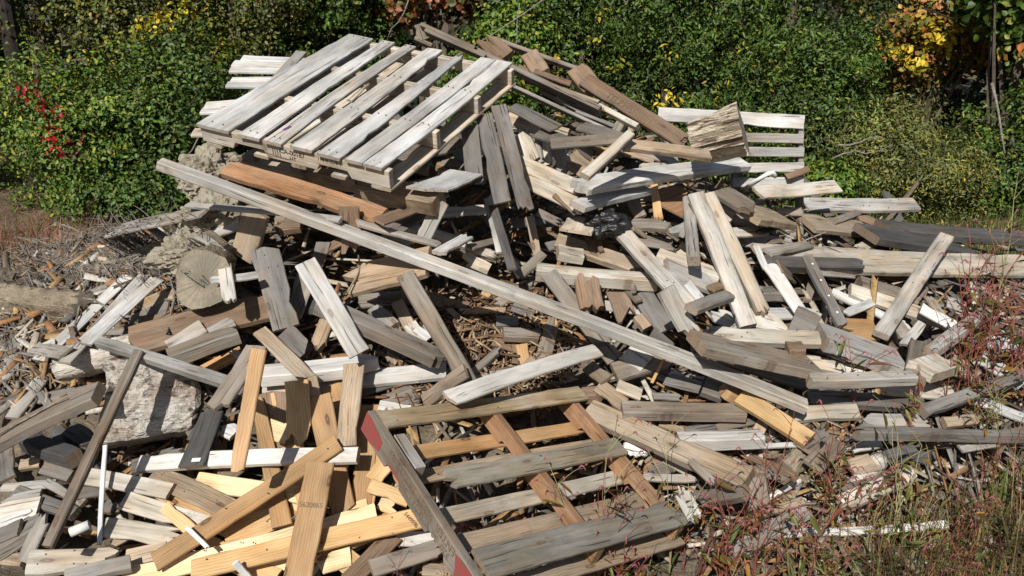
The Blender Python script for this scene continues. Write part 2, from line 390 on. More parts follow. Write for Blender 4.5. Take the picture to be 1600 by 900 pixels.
# ---------------------------------------------------------------- other materials
def simple_mat(name, col, rough=.8, spec=.3, c2=None, sc=20, bump=0, bsc=60, metal=0):
    m, nt, b = newmat(name); L = nt.links; tc = node(nt, 'ShaderNodeTexCoord')
    n1 = noise(nt, tc.outputs['Object'], sc, 5, .65)
    c = mixc(nt, ramp(nt, n1, .35, .65), col, c2 or tuple(x * .7 for x in col)); L.new(c, b.inputs['Base Color'])
    b.inputs['Roughness'].default_value = rough; b.inputs['Specular IOR Level'].default_value = spec; b.inputs['Metallic'].default_value = metal
    if bump:
        bp = node(nt, 'ShaderNodeBump'); setin(bp, Strength=1., Distance=bump); L.new(noise(nt, tc.outputs['Object'], bsc, 5, .7), bp.inputs['Height']); L.new(bp.outputs[0], b.inputs['Normal'])
    return m
def earth_mat(name, ca, cb, cc):
    m, nt, b = newmat(name); L = nt.links; tc = node(nt, 'ShaderNodeTexCoord'); V = tc.outputs['Object']
    n1 = noise(nt, V, 1.3, 5, .6); n2 = noise(nt, V, 9, 5, .7); n3 = noise(nt, V, 60, 4, .7)
    c = mixc(nt, ramp(nt, n1, .4, .6), ca, cb); c = mixc(nt, ramp(nt, n2, .45, .7), c, cc)
    vo = node(nt, 'ShaderNodeTexVoronoi'); L.new(V, vo.inputs['Vector']); setin(vo, Scale=38.)
    bits = ramp(nt, vo.outputs['Color'], .78, .8)
    c = mixc(nt, math_n(nt, 'MULTIPLY', bits, .5), c, (.30, .23, .15))
    s = node(nt, 'ShaderNodeVectorMath', operation='SCALE'); L.new(c, s.inputs[0]); L.new(ramp(nt, n3, .3, .7, .6, 1.25), s.inputs['Scale'])
    L.new(s.outputs[0], b.inputs['Base Color']); b.inputs['Roughness'].default_value = .95; b.inputs['Specular IOR Level'].default_value = .15
    bp = node(nt, 'ShaderNodeBump'); setin(bp, Strength=1., Distance=.02); L.new(math_n(nt, 'ADD', n3, n2), bp.inputs['Height']); L.new(bp.outputs[0], b.inputs['Normal'])
    return m
M['ground'] = earth_mat('field_soil', (.16, .115, .075), (.22, .165, .11), (.10, .07, .04))
M['dirt'] = earth_mat('pile_dirt', (.12, .095, .07), (.19, .155, .12), (.25, .205, .155))
M['clay'] = simple_mat('dry_clay', (.36, .325, .255), .95, .1, (.26, .23, .175), 9, .02, 26)
M['root'] = simple_mat('dry_root', (.29, .26, .225), .9, .15, (.13, .11, .095), 30, .002, 90)
M['plastic'] = simple_mat('black_plastic', (.012, .012, .014), .42, .4, (.02, .02, .022), 12, .003, 16)
M['pvc'] = simple_mat('white_pvc', (.74, .75, .74), .35, .5, (.6, .6, .57), 9)
M['alu'] = simple_mat('white_metal_trim', (.62, .64, .66), .35, .5, (.5, .5, .5), 9)
M['ink'] = simple_mat('stencil_ink', (.05, .042, .036), .9, .1, (.11, .085, .06), 60)
M['inkl'] = simple_mat('worn_ink', (.10, .075, .055), .9, .1, (.21, .16, .11), 90)
M['red'] = simple_mat('red_paint', (.33, .045, .05), .85, .2, (.17, .085, .065), 24, .001, 200)
M['steel'] = simple_mat('bright_nail', (.65, .65, .66), .3, .5, None, 10, metal=.8)
M['rope'] = simple_mat('old_rope', (.35, .28, .19), .95, .1, None, 60, .002, 200)
M['white'] = simple_mat('white_tag', (.78, .78, .76), .6, .3, (.7, .7, .7), 10)
def log_mat(name, ca, cb, dark, sc=(3, 22, 22), bump=.01, th=.55):
    m, nt, b = newmat(name); L = nt.links; tc = node(nt, 'ShaderNodeTexCoord'); V = tc.outputs['Object']
    wob = node(nt, 'ShaderNodeTexNoise'); L.new(V, wob.inputs['Vector']); setin(wob, Scale=6., Detail=3)
    wv = node(nt, 'ShaderNodeVectorMath', operation='MULTIPLY_ADD'); L.new(wob.outputs['Color'], wv.inputs[0]); wv.inputs[1].default_value = (.05, .03, .03); L.new(V, wv.inputs[2])
    n1 = noise(nt, mapv(nt, wv.outputs[0], sc), 1, 4, .65); n2 = noise(nt, V, 7, 5, .6); n3 = noise(nt, mapv(nt, V, (9, 120, 120)), 1, 3, .6)
    c = mixc(nt, ramp(nt, n2, .4, .62), ca, cb); c = mixc(nt, ramp(nt, n1, th, th + .09), c, dark)
    s = node(nt, 'ShaderNodeVectorMath', operation='SCALE'); L.new(c, s.inputs[0]); L.new(ramp(nt, n3, .3, .7, .7, 1.2), s.inputs['Scale'])
    L.new(s.outputs[0], b.inputs['Base Color']); b.inputs['Roughness'].default_value = .9; b.inputs['Specular IOR Level'].default_value = .15
    bp = node(nt, 'ShaderNodeBump'); setin(bp, Strength=1., Distance=bump); L.new(math_n(nt, 'SUBTRACT', n3, math_n(nt, 'MULTIPLY', n1, 2.)), bp.inputs['Height']); L.new(bp.outputs[0], b.inputs['Normal'])
    return m
M['logw'] = log_mat('bleached_log', (.60, .56, .49), (.46, .41, .35), (.16, .12, .09))
M['bark'] = log_mat('ridged_bark', (.66, .58, .46), (.55, .47, .36), (.13, .09, .06), (4, 26, 26), .025, .50)
M['logd'] = log_mat('muddy_log', (.30, .25, .185), (.22, .18, .13), (.10, .075, .05))
M['chunk'] = log_mat('rotting_stump', (.58, .55, .50), (.40, .33, .27), (.13, .10, .08), (9, 16, 16), .02)
M['stem'] = simple_mat('grey_bark', (.16, .13, .10), .9, .1, (.09, .07, .055), 18, .004, 60)
def cut_mat():
    m, nt, b = newmat('cut_log_face'); L = nt.links; tc = node(nt, 'ShaderNodeTexCoord'); V = tc.outputs['Object']
    w_ = node(nt, 'ShaderNodeTexWave', wave_type='RINGS', rings_direction='X'); L.new(V, w_.inputs[0]); setin(w_, Scale=34., Distortion=1.6, Detail=3.)
    sx = node(nt, 'ShaderNodeSeparateXYZ'); L.new(V, sx.inputs[0]); an = math_n(nt, 'ARCTAN2', sx.outputs[1], sx.outputs[2]); cb = node(nt, 'ShaderNodeCombineXYZ'); L.new(math_n(nt, 'MULTIPLY', an, 6.), cb.inputs[0])
    L.new(noise(nt, V, 8, 2, .5), cb.inputs[1]); rc = noise(nt, cb.outputs[0], 1.3, 3, .6)
    c = mixc(nt, w_.outputs['Fac'], (.36, .31, .235), (.31, .265, .20)); c = mixc(nt, ramp(nt, rc, .60, .66), c, (.07, .055, .04)); c = mixc(nt, ramp(nt, noise(nt, V, 7, 5, .65), .42, .58), c, (.22, .195, .15))
    L.new(c, b.inputs['Base Color']); b.inputs['Roughness'].default_value = .95
    bp = node(nt, 'ShaderNodeBump'); setin(bp, Strength=1., Distance=.006); L.new(rc, bp.inputs['Height']); bp.invert = True; L.new(bp.outputs[0], b.inputs['Normal']); return m
M['cut'] = cut_mat()
def leaf_mat(name, cols, trans=.16, rough=.5, spec=.4):
    m, nt, b = newmat(name); L = nt.links
    ge = node(nt, 'ShaderNodeNewGeometry'); cr = node(nt, 'ShaderNodeValToRGB'); cr.color_ramp.interpolation = 'LINEAR'
    el = cr.color_ramp.elements
    while len(el) < len(cols): el.new(.5)
    acc = 0
    tot = sum(c[3] for c in cols)
    for e, c in zip(el, cols):
        e.position = min(1, acc / tot); e.color = (*c[:3], 1); acc += c[3]
    L.new(ge.outputs['Random Per Island'], cr.inputs[0])
    tc = node(nt, 'ShaderNodeTexCoord'); n = noise(nt, tc.outputs['Object'], 3.2, 3, .6)
    s = node(nt, 'ShaderNodeVectorMath', operation='SCALE'); L.new(cr.outputs[0], s.inputs[0]); L.new(ramp(nt, n, .38, .62, .42, 1.3), s.inputs['Scale'])
    L.new(s.outputs[0], b.inputs['Base Color']); b.inputs['Roughness'].default_value = rough; b.inputs['Specular IOR Level'].default_value = spec
    tr = node(nt, 'ShaderNodeBsdfTranslucent'); L.new(s.outputs[0], tr.inputs[0]); mx = node(nt, 'ShaderNodeMixShader'); mx.inputs[0].default_value = trans
    L.new(b.outputs[0], mx.inputs[1]); L.new(tr.outputs[0], mx.inputs[2]); L.new(mx.outputs[0], nt.nodes['Material Output'].inputs[0])
    return m
gr = lambda r, g, b, w: (r, g, b, w)
LM = {
 'green': leaf_mat('leaf_green', [gr(0.030, 0.063, 0.009, 3), gr(0.060, 0.115, 0.016, 3), gr(0.102, 0.172, 0.021, 2), gr(0.036, 0.069, 0.019, 1), gr(0.193, 0.207, 0.028, 0.4)]),
 'bright': leaf_mat('leaf_bright', [gr(.06, .125, .015, 4), gr(.10, .19, .022, 3), gr(.15, .22, .028, 1.5), gr(.30, .27, .03, .3)]),
 'olive': leaf_mat('leaf_olive', [gr(.055, .08, .015, 3), gr(.09, .12, .022, 3), gr(.13, .15, .028, 1.5), gr(.30, .24, .03, .3), gr(.12, .085, .04, .5)]),
 'dark': leaf_mat('leaf_shade_dark', [gr(0.014, 0.030, 0.009, 3), gr(0.027, 0.052, 0.012, 3), gr(0.054, 0.092, 0.019, 1)]),  # near-black greens paint the shaded hollows between leaf clumps
 'willow': leaf_mat('leaf_willow', [gr(0.085, 0.115, 0.038, 3), gr(0.144, 0.172, 0.052, 3), gr(0.193, 0.229, 0.048, 2), gr(0.300, 0.229, 0.048, 0.5)]),
 'yellow': leaf_mat('leaf_yellow', [gr(.12, .16, .02, 2), gr(.45, .36, .02, 3), gr(.55, .40, .03, 2)]),
 'orange': leaf_mat('leaf_orange', [gr(.38, .22, .05, 3), gr(.38, .13, .04, 1.5), gr(.46, .32, .05, 2), gr(.10, .12, .02, 2)]),
 'rust': leaf_mat('leaf_rust', [gr(.22, .07, .03, 3), gr(.35, .12, .04, 2), gr(.10, .10, .02, 3)]),
 'red': leaf_mat('leaf_red', [gr(.30, .012, .015, 3), gr(.42, .02, .02, 2)]),
 'woods': leaf_mat('leaf_woods_shade', [gr(.010, .02, .007, 3), gr(.02, .036, .010, 2), gr(.045, .05, .015, 1)], .05),  # deep crown shade put into the leaf colour, so gaps behind shrubs read black
}
# ---------------------------------------------------------------- leaves built with numpy
def np_mesh(name, V, Q, mat, parent=None):
    me = bpy.data.meshes.new(name); n = len(Q); k = Q.shape[1]
    me.vertices.add(len(V)); me.vertices.foreach_set('co', V.astype(np.float32).ravel())
    me.loops.add(n * k); me.loops.foreach_set('vertex_index', Q.astype(np.int32).ravel())
    me.polygons.add(n); me.polygons.foreach_set('loop_start', np.arange(n, dtype=np.int32) * k)
    me.polygons.foreach_set('loop_total', np.full(n, k, np.int32)); me.update(calc_edges=True)
    me.materials.append(mat); return link(bpy.data.objects.new(name, me), parent)
def leaf_arrays(C, Nrm, size, elong, rng, droop=.3):
    n = len(C)
    Nrm = Nrm / (np.linalg.norm(Nrm, axis=1, keepdims=True) + 1e-9)
    r = rng.normal(size=(n, 3)); r[:, 2] -= droop
    a = r - Nrm * np.sum(r * Nrm, 1, keepdims=True); a /= np.linalg.norm(a, axis=1, keepdims=True) + 1e-9
    b = np.cross(Nrm, a); L = size * rng.uniform(.6, 1.3, (n, 1)); Wd = L / elong
    fold = Wd * .18
    # six points: base, left, left tip, tip, right tip, right - two quads folded at the midrib
    p0 = C - a * L * .5; p3 = C + a * L * .5 - Nrm * L * .08
    l1 = C - a * L * .12 + b * Wd * .5 + Nrm * fold; l2 = C + a * L * .22 + b * Wd * .36 + Nrm * fold * .6
    r1 = C - a * L * .12 - b * Wd * .5 + Nrm * fold; r2 = C + a * L * .22 - b * Wd * .36 + Nrm * fold * .6
    V = np.stack([p0, l1, l2, p3, r2, r1], 1).reshape(-1, 3)
    i = np.arange(n)[:, None] * 6
    Q = np.concatenate([i + np.array([[0, 3, 2, 1]]), i + np.array([[0, 5, 4, 3]])], 0)
    return V, Q
def clump_points(blobs, n, rng, clr=.13, inner=.30):
    w_ = np.array([b[3] * b[4] + b[4] * b[5] + b[3] * b[5] for b in blobs]); w_ = w_ / w_.sum(); Cs = []; Ns = []
    for bb, f in zip(blobs, w_):
        m = max(20, int(n * f)); k = max(6, m // 85)
        d = rng.normal(size=(k, 3)); d /= np.linalg.norm(d, axis=1, keepdims=True)
        rr = rng.uniform(inner, 1.0, (k, 1)) ** .7 * (1 + .16 * np.sin(d[:, :1] * 5 + bb[0]) + .14 * np.sin(d[:, 2:] * 7 + bb[1]))
        cc = np.array(bb[:3]) + d * rr * np.array(bb[3:6])
        q = rng.integers(0, k, m); o = rng.normal(size=(m, 3)) * clr * np.array([1, 1, .7])
        C = cc[q] + o; Nn = d[q] * .8 + o / clr * .35 + rng.normal(size=(m, 3)) * .62 + np.array([-.0, -.10, .5])
        ok = C[:, 2] > .03; Cs.append(C[ok]); Ns.append(Nn[ok])
    return np.concatenate(Cs), np.concatenate(Ns)
def plant_tree(name, cat, label, x, y, blobs, n, size, elong, mat, seed, trunk_r=.05, group=None, clr=.12, extra=None, lean=(0, 0)):
    rng = np.random.default_rng(seed); rg = random.Random(seed)
    root = empty(name, (x, y, 0)); tag(root, label, cat, group, 'thing')
    C, Nn = clump_points(blobs, int(n * 1.2), rng, clr); V, Q = leaf_arrays(C, Nn, size * .9, elong, rng)
    np_mesh('crown', V, Q, LM[mat], root)
    if extra:
        em, eb, en = extra
        C, Nn = clump_points(eb, en, rng, .09); V, Q = leaf_arrays(C, Nn, size * 1.05, elong, rng)
        o = np_mesh('turning_leaves', V, Q, LM[em], root)
    VV = []; FF = []
    top = max(b[2] + b[5] * .6 for b in blobs)
    def add(V, F):
        k = len(VV); VV.extend(V); FF.extend([tuple(i + k for i in f) for f in F])
    add(*tube_geo([(lean[0] * s + .05 * math.sin(5 * s + seed), lean[1] * s + .05 * math.cos(4 * s), top * s - .05) for s in np.linspace(0, 1, 7)], [trunk_r * (1 - .75 * s) for s in np.linspace(0, 1, 7)], 7))
    for bb in blobs:
        for k in range(3):
            z0 = rg.uniform(.15, .6) * min(top, bb[2] + .2); e = (bb[0] + rg.uniform(-.6, .6) * bb[3], bb[1] + rg.uniform(-.6, .4) * bb[4], bb[2] + rg.uniform(-.2, .8) * bb[5])
            s0 = z0 / top
            a0 = Vector((lean[0] * s0, lean[1] * s0, z0)); e = Vector(e); mid = (a0 + e) / 2 + Vector((rg.uniform(-.1, .1), rg.uniform(-.1, .1), .1))
            add(*tube_geo([a0, (a0 + mid) / 2, mid, (mid + e) / 2 + Vector((0, 0, .04)), e], [trunk_r * .5, trunk_r * .4, trunk_r * .3, trunk_r * .2, trunk_r * .08], 5))
    mesh_obj('trunk', VV, FF, M['stem'], root)
    return root

# ---------------------------------------------------------------- ground sheet and the earth of the pile
def fnoise(x, y, s):
    return (np.sin(x * 1.7 * s + 1.3) * np.cos(y * 1.3 * s + .4) + .5 * np.sin(x * 3.9 * s + y * 2.1 * s) + .3 * np.sin(7.1 * s * x - 5.3 * s * y + 2)) / 1.8
xs = np.concatenate([np.linspace(-150, -14, 18), np.linspace(-13, 13, 105), np.linspace(14, 150, 18)])
ys = np.concatenate([np.linspace(-60, -3, 10), np.linspace(-2, 16, 75), np.linspace(17, 160, 20)])
X, Y = np.meshgrid(xs, ys); near = np.exp(-((X / 14) ** 2 + ((Y - 7) / 12) ** 2))
Z = .05 * fnoise(X, Y, 1.1) * near + .22 * np.exp(-(((X + 5.6) / 1.6) ** 2 + ((Y - 9.6) / 1.4) ** 2))
i, j = np.meshgrid(np.arange(len(ys) - 1), np.arange(len(xs) - 1), indexing='ij'); nxx = len(xs)
Q = np.stack([i * nxx + j, i * nxx + j + 1, (i + 1) * nxx + j + 1, (i + 1) * nxx + j], -1).reshape(-1, 4)
g = np_mesh('ground', np.stack([X, Y, Z], -1).reshape(-1, 3), Q, M['ground']); g['kind'] = 'structure'
xs = np.linspace(-6.6, 6.6, 300); ys = np.linspace(2.5, 9.2, 180); X, Y = np.meshgrid(xs, ys)
rngd = np.random.default_rng(4)
small = rngd.normal(size=X.shape); 
for _ in range(1): small = (small + np.roll(small, 1, 0) + np.roll(small, 1, 1) + np.roll(small, -1, 0) + np.roll(small, -1, 1)) / 5
sink = .25 - .21 / (1 + np.exp((X + 2.3) * 3.5)) - .17 * np.exp(-((X - 0.0) ** 2 / .25 + (Y - 4.35) ** 2 / .12)) + .32 * np.exp(-((X + .95) ** 2 / .4 + (Y - 4.6) ** 2 / .25)) + .22 * np.exp(-((X + .2) ** 2 / .2 + (Y - 4.95) ** 2 / .2))
Hm = H(X, Y)
Z = Hm - sink * np.clip(Hm * 4, 0, 1) + (.05 + .03 / (1 + np.exp((X + 2.2) * 4))) * fnoise(X, Y, 4.2) * np.clip(Hm * 3, 0, 1) + small * (.035 + .045 / (1 + np.exp((X + 2.2) * 4))) * np.clip(Hm * 5, 0, 1) - .06 * (Hm < .02)
Z = np.where(Hm < .01, -.25, Z)
i, j = np.meshgrid(np.arange(len(ys) - 1), np.arange(len(xs) - 1), indexing='ij'); nxx = len(xs)
Q = np.stack([i * nxx + j, i * nxx + j + 1, (i + 1) * nxx + j + 1, (i + 1) * nxx + j], -1).reshape(-1, 4)
g = np_mesh('dirt_mound', np.stack([X, Y, Z], -1).reshape(-1, 3), Q, M['dirt']); g['kind'] = 'structure'
g.data.polygons.foreach_set('use_smooth', np.ones(len(Q), bool))

# ---------------------------------------------------------------- loose splinters and offcuts nobody could count
def box_arr(rows):
    V = []; Q = []
    for (c, a, b, n, L, W, T) in rows:
        k = len(V)
        for sx in (-1, 1):
            for sy in (-1, 1):
                for sz in (-1, 1): V.append(c + a * sx * L / 2 * (1 + .06 * sy * sz) + b * sy * W / 2 * (1 - .25 * (sx > 0)) + n * sz * T / 2)
        Q += [(k, k + 1, k + 3, k + 2), (k + 4, k + 6, k + 7, k + 5), (k, k + 4, k + 5, k + 1), (k + 2, k + 3, k + 7, k + 6), (k, k + 2, k + 6, k + 4), (k + 1, k + 5, k + 7, k + 3)]
    return np.array(V), np.array(Q)
def scrap_mat(name='splintered_scrap', cols=None):
    m, nt, b = newmat(name); L = nt.links; ge = node(nt, 'ShaderNodeNewGeometry'); cr = node(nt, 'ShaderNodeValToRGB'); cr.color_ramp.interpolation = 'CONSTANT'
    cols = cols or [(.13, .12, .11), (.26, .16, .09), (.24, .22, .20), (.20, .15, .10), (.10, .075, .055), (.42, .36, .28), (.30, .16, .075), (.17, .13, .095), (.5, .46, .4), (.40, .26, .12)]
    el = cr.color_ramp.elements
    while len(el) < len(cols): el.new(.5)
    for k, (e, c) in enumerate(zip(el, cols)): e.position = k / len(cols); e.color = (*c, 1)
    L.new(ge.outputs['Random Per Island'], cr.inputs[0]); tc = node(nt, 'ShaderNodeTexCoord'); n = noise(nt, tc.outputs['Object'], 70, 4, .7)
    s = node(nt, 'ShaderNodeVectorMath', operation='SCALE'); L.new(cr.outputs[0], s.inputs[0]); L.new(ramp(nt, n, .3, .7, .6, 1.25), s.inputs['Scale'])
    L.new(s.outputs[0], b.inputs['Base Color']); b.inputs['Roughness'].default_value = .9; b.inputs['Specular IOR Level'].default_value = .2
    return m
M['scrap'] = scrap_mat()
rows_ = []; rg = random.Random(11)
def scatter(n, ubox, Lr, Wr, deep):
    for _ in range(n):
        u, v = rg.uniform(*ubox[:2]), rg.uniform(*ubox[2:])
        d0 = dep(D0, u, v)
        if d0 > 6.2 and v < 300: continue
        P = pt(u, v, d0 + rg.uniform(*deep))
        if H(P[0], P[1]) < .03 or P[2] > H(P[0], P[1]) + .05 or (u < 250 and v < 400 and Lr[1] > .25): continue
        th = rg.uniform(0, math.pi); a = np.array([math.cos(th), math.sin(th) * .75, math.sin(th) * .45 + rg.uniform(-.4, .4)]); a /= np.linalg.norm(a)
        n0 = np.array([rg.uniform(-.5, .5), -.45 + rg.uniform(-.5, .5), .8]); n0 = n0 - a * (a @ n0); n0 /= np.linalg.norm(n0); b = np.cross(n0, a)
        L = rg.uniform(*Lr); W = rg.uniform(*Wr); rows_.append((P, a, b, n0, L, W, rg.uniform(.003, .010) if W < .03 else rg.uniform(.01, .022)))
scatter(330, (170, 1750, 190, 930), (.3, .95), (.025, .075), (.15, .36))
scatter(500, (170, 1750, 190, 930), (.15, .5), (.012, .03), (.10, .32))
scatter(1900, (-150, 1750, 170, 930), (.05, .28), (.006, .035), (.10, .30))
scatter(900, (1000, 1330, 650, 860), (.04, .2), (.006, .03), (.0, .08))
scatter(750, (330, 1650, 250, 900), (.12, .5), (.010, .028), (.03, .14))
scatter(170, (-60, 300, 340, 640), (.1, .24), (.02, .05), (-.04, .02))
scatter(900, (-20, 330, 335, 640), (.03, .16), (.006, .022), (-.02, .05))
V, Q = box_arr(rows_)
o = np_mesh('wood_debris', V, Q, M['scrap']); tag(o, 'broken offcuts and splinters filling the gaps under the boards of the pile', 'wood debris', None, 'stuff')
rows_ = []; scatter(2600, (600, 890, 450, 640), (.015, .11), (.003, .014), (-.03, .10)); scatter(700, (20, 330, 340, 620), (.02, .10), (.004, .012), (-.01, .03))
V, Q = box_arr(rows_); M['pit'] = scrap_mat('rotten_chips', [(.20, .13, .08), (.13, .08, .05), (.26, .18, .11), (.33, .24, .15), (.09, .06, .04), (.24, .13, .07), (.17, .12, .085), (.40, .31, .20)])
o = np_mesh('bark_litter', V, Q, M['pit']); tag(o, 'brown rotten chips and bark litter heaped in the hollow of the pile', 'wood litter', None, 'stuff')

# ---------------------------------------------------------------- pallets
def prism(name, prof, y0, y1, tone, seed, parent):
    """profile in x,z extruded along y"""
    n = len(prof); V = [(x, y0, z) for x, z in prof] + [(x, y1, z) for x, z in prof]
    Fc = [tuple(range(n - 1, -1, -1)), tuple(range(n, 2 * n))] + [(i, (i + 1) % n, n + (i + 1) % n, n + i) for i in range(n)]
    col, mk, _ = TONE[tone]; o = mesh_obj(name, V, Fc, M[mk], parent); fixn(o.data)
    k = random.Random(seed).uniform(.9, 1.1); o.color = tuple(min(.8, c * k) for c in col) + (1,)
    bv = o.modifiers.new('edge', 'BEVEL'); bv.width = .003; bv.segments = 1
    return o
def quad_board(name, xa0, xa1, xb0, xb1, y0, y1, z, T, tone, seed, parent, ends='cc', bow=0):
    """board running from y0 (between xa0..xa1) to y1 (between xb0..xb1)"""
    p0 = np.array([(xa0 + xa1) / 2, y0, z]); p1 = np.array([(xb0 + xb1) / 2, y1, z]); a = p1 - p0; L = np.linalg.norm(a); a /= L
    n = np.array([0, 0, 1.]); b = np.cross(n, a)
    o = board_obj(name, L, abs(xa1 - xa0), T, tone, seed, ends, bow, abs(xb1 - xb0) / abs(xa1 - xa0), parent)
    o.matrix_local = mat_from(a, b, n, (p0 + p1) / 2); return o
def notched(x0, x1, h, z0, cuts, ch=.035):
    p = [(x0, z0), (x0, z0 - h)]
    for c0, c1 in cuts: p += [(c0, z0 - h), (c0 + .02, z0 - h + ch), (c1 - .02, z0 - h + ch), (c1, z0 - h)]
    return p + [(x1, z0 - h), (x1, z0)]
def text(name, s, size, parent, M4, mat, ext=.0008, alignx='LEFT'):
    cu = bpy.data.curves.new(name, 'FONT'); cu.body = s; cu.size = size; cu.extrude = ext; cu.align_x = alignx; cu.materials.append(mat)
    t = bpy.data.objects.new('tmp', cu); COL.objects.link(t); me = bpy.data.meshes.new_from_object(t); bpy.data.objects.remove(t); me.name = name
    if not me.materials: me.materials.append(mat)
    o = link(bpy.data.objects.new(name, me), parent); o.matrix_local = M4; return o
def stamp_pallet(Mw, xl, yl):
    Mn = np.array(Mw); x, y, o = Mn[:3, 0], Mn[:3, 1], Mn[:3, 3]
    stamp(o + x * xl / 2, o + x * xl / 2 + y * yl, x, xl)
def asm(root, rows, n0, seed):
    """parts of a thing given by where they are seen and how far away they stand"""
    inv = root.matrix_basis.inverted()
    for k, (nm, u1, v1, d1, u2, v2, d2, wpx, T, tone, ends) in enumerate(rows):
        P1, P2 = pt(u1, v1, d1), pt(u2, v2, d2); a, b, n = frame(P1, P2, 0, 0, np.array(n0, float))
        mid = (P1 + P2) / 2; um, vm, tm = proj(mid); ub, vb, _ = proj(mid + b * .05); pl = math.hypot(u2 - u1, v2 - v1)
        px = abs((ub - um) * -(v2 - v1) / pl + (vb - vm) * (u2 - u1) / pl) / .05; W = min(max(wpx / max(px, 50), .012), .3); L = float(np.linalg.norm(P2 - P1))
        o = board_obj(nm, L, W, T / 100, tone, seed + k, ends); o.parent = root
        o.matrix_local = inv @ mat_from(a, b, n, mid - n * T / 200)
        yield o, L, W
NB = (0, -1, .12)
# slatted pallet leaning upright behind the pile, right
root = empty('leaning_pallet', pt(1140, 390, 5.75)); root.matrix_basis = Matrix.Translation(Vector(pt(1140, 390, 5.75)))
tag(root, 'grey slatted pallet standing on edge behind the pile, right of the barked log', 'pallet', None, 'thing')
list(asm(root, [('slat', 1028, 178, 5.72, 1257, 191, 5.62, 22, 2, 'W', 'cc'), ('slat', 1085, 213, 5.70, 1256, 217, 5.62, 15, 2, 'G', 'cc'), ('slat', 1085, 236, 5.70, 1257, 238, 5.62, 15, 2, 'G', 'cc'),
 ('slat', 1130, 263, 5.68, 1257, 261, 5.62, 15, 2, 'W', 'bc'), ('slat', 1145, 285, 5.68, 1256, 284, 5.62, 15, 2, 'W', 'cc'), ('slat', 1190, 361, 5.66, 1252, 361, 5.62, 26, 2, 'G', 'cc'), ('slat', 1215, 333, 5.66, 1253, 331, 5.62, 14, 2, 'G', 'cc'), ('slat', 1185, 389, 5.66, 1250, 389, 5.62, 9, 2, 'G', 'cc'),
 ('stringer', 1253, 180, 5.65, 1252, 392, 5.65, 8, 9, 'G', 'cc'), ('stringer', 1150, 182, 5.71, 1150, 392, 5.71, 8, 9, 'G', 'cc'), ('stringer', 1045, 178, 5.76, 1045, 300, 5.76, 8, 9, 'G', 'cc')], NB, 900))
for (u, v, w_) in ((1257, 190, 22), (1257, 217, 16), (1257, 238, 16), (1257, 261, 16), (1257, 284, 16)): stamp(pt(1030 if v < 200 else 1090, v, 5.7), pt(u, v, 5.62), np.array([0, 0, 1.]), .07)
# bleached slats sticking out behind the top pallet
root = empty('splayed_slats'); tag(root, 'bleached finger-like slats of a pallet poking out left behind the top pallet', 'pallet', None, 'thing'); root.matrix_basis = Matrix.Translation(Vector(pt(420, 130, 5.7))); 
list(asm(root, [('slat', 378, 89, 5.8, 520, 97, 5.8, 8, 2, 'W', 'cc'), ('slat', 364, 98, 5.75, 500, 104, 5.75, 9, 2, 'W', 'cc'), ('slat', 359, 107, 5.7, 490, 110, 5.7, 8, 2, 'W', 'cc'), ('slat', 361, 124, 5.65, 470, 121, 5.65, 7, 2, 'W', 'cc'), ('slat', 354, 131, 5.6, 460, 130, 5.6, 8, 2, 'W', 'cc'),
 ('slat', 320, 163, 5.3, 400, 158, 5.3, 9, 2, 'W', 'cc'), ('slat', 314, 172, 5.25, 400, 170, 5.25, 8, 2, 'W', 'cc'), ('slat', 301, 205, 5.0, 370, 204, 5.0, 11, 2, 'L', 'cc'), ('stringer', 470, 80, 5.86, 350, 210, 5.1, 14, 6, 'G', 'cc')], (0, -.3, .9), 920))
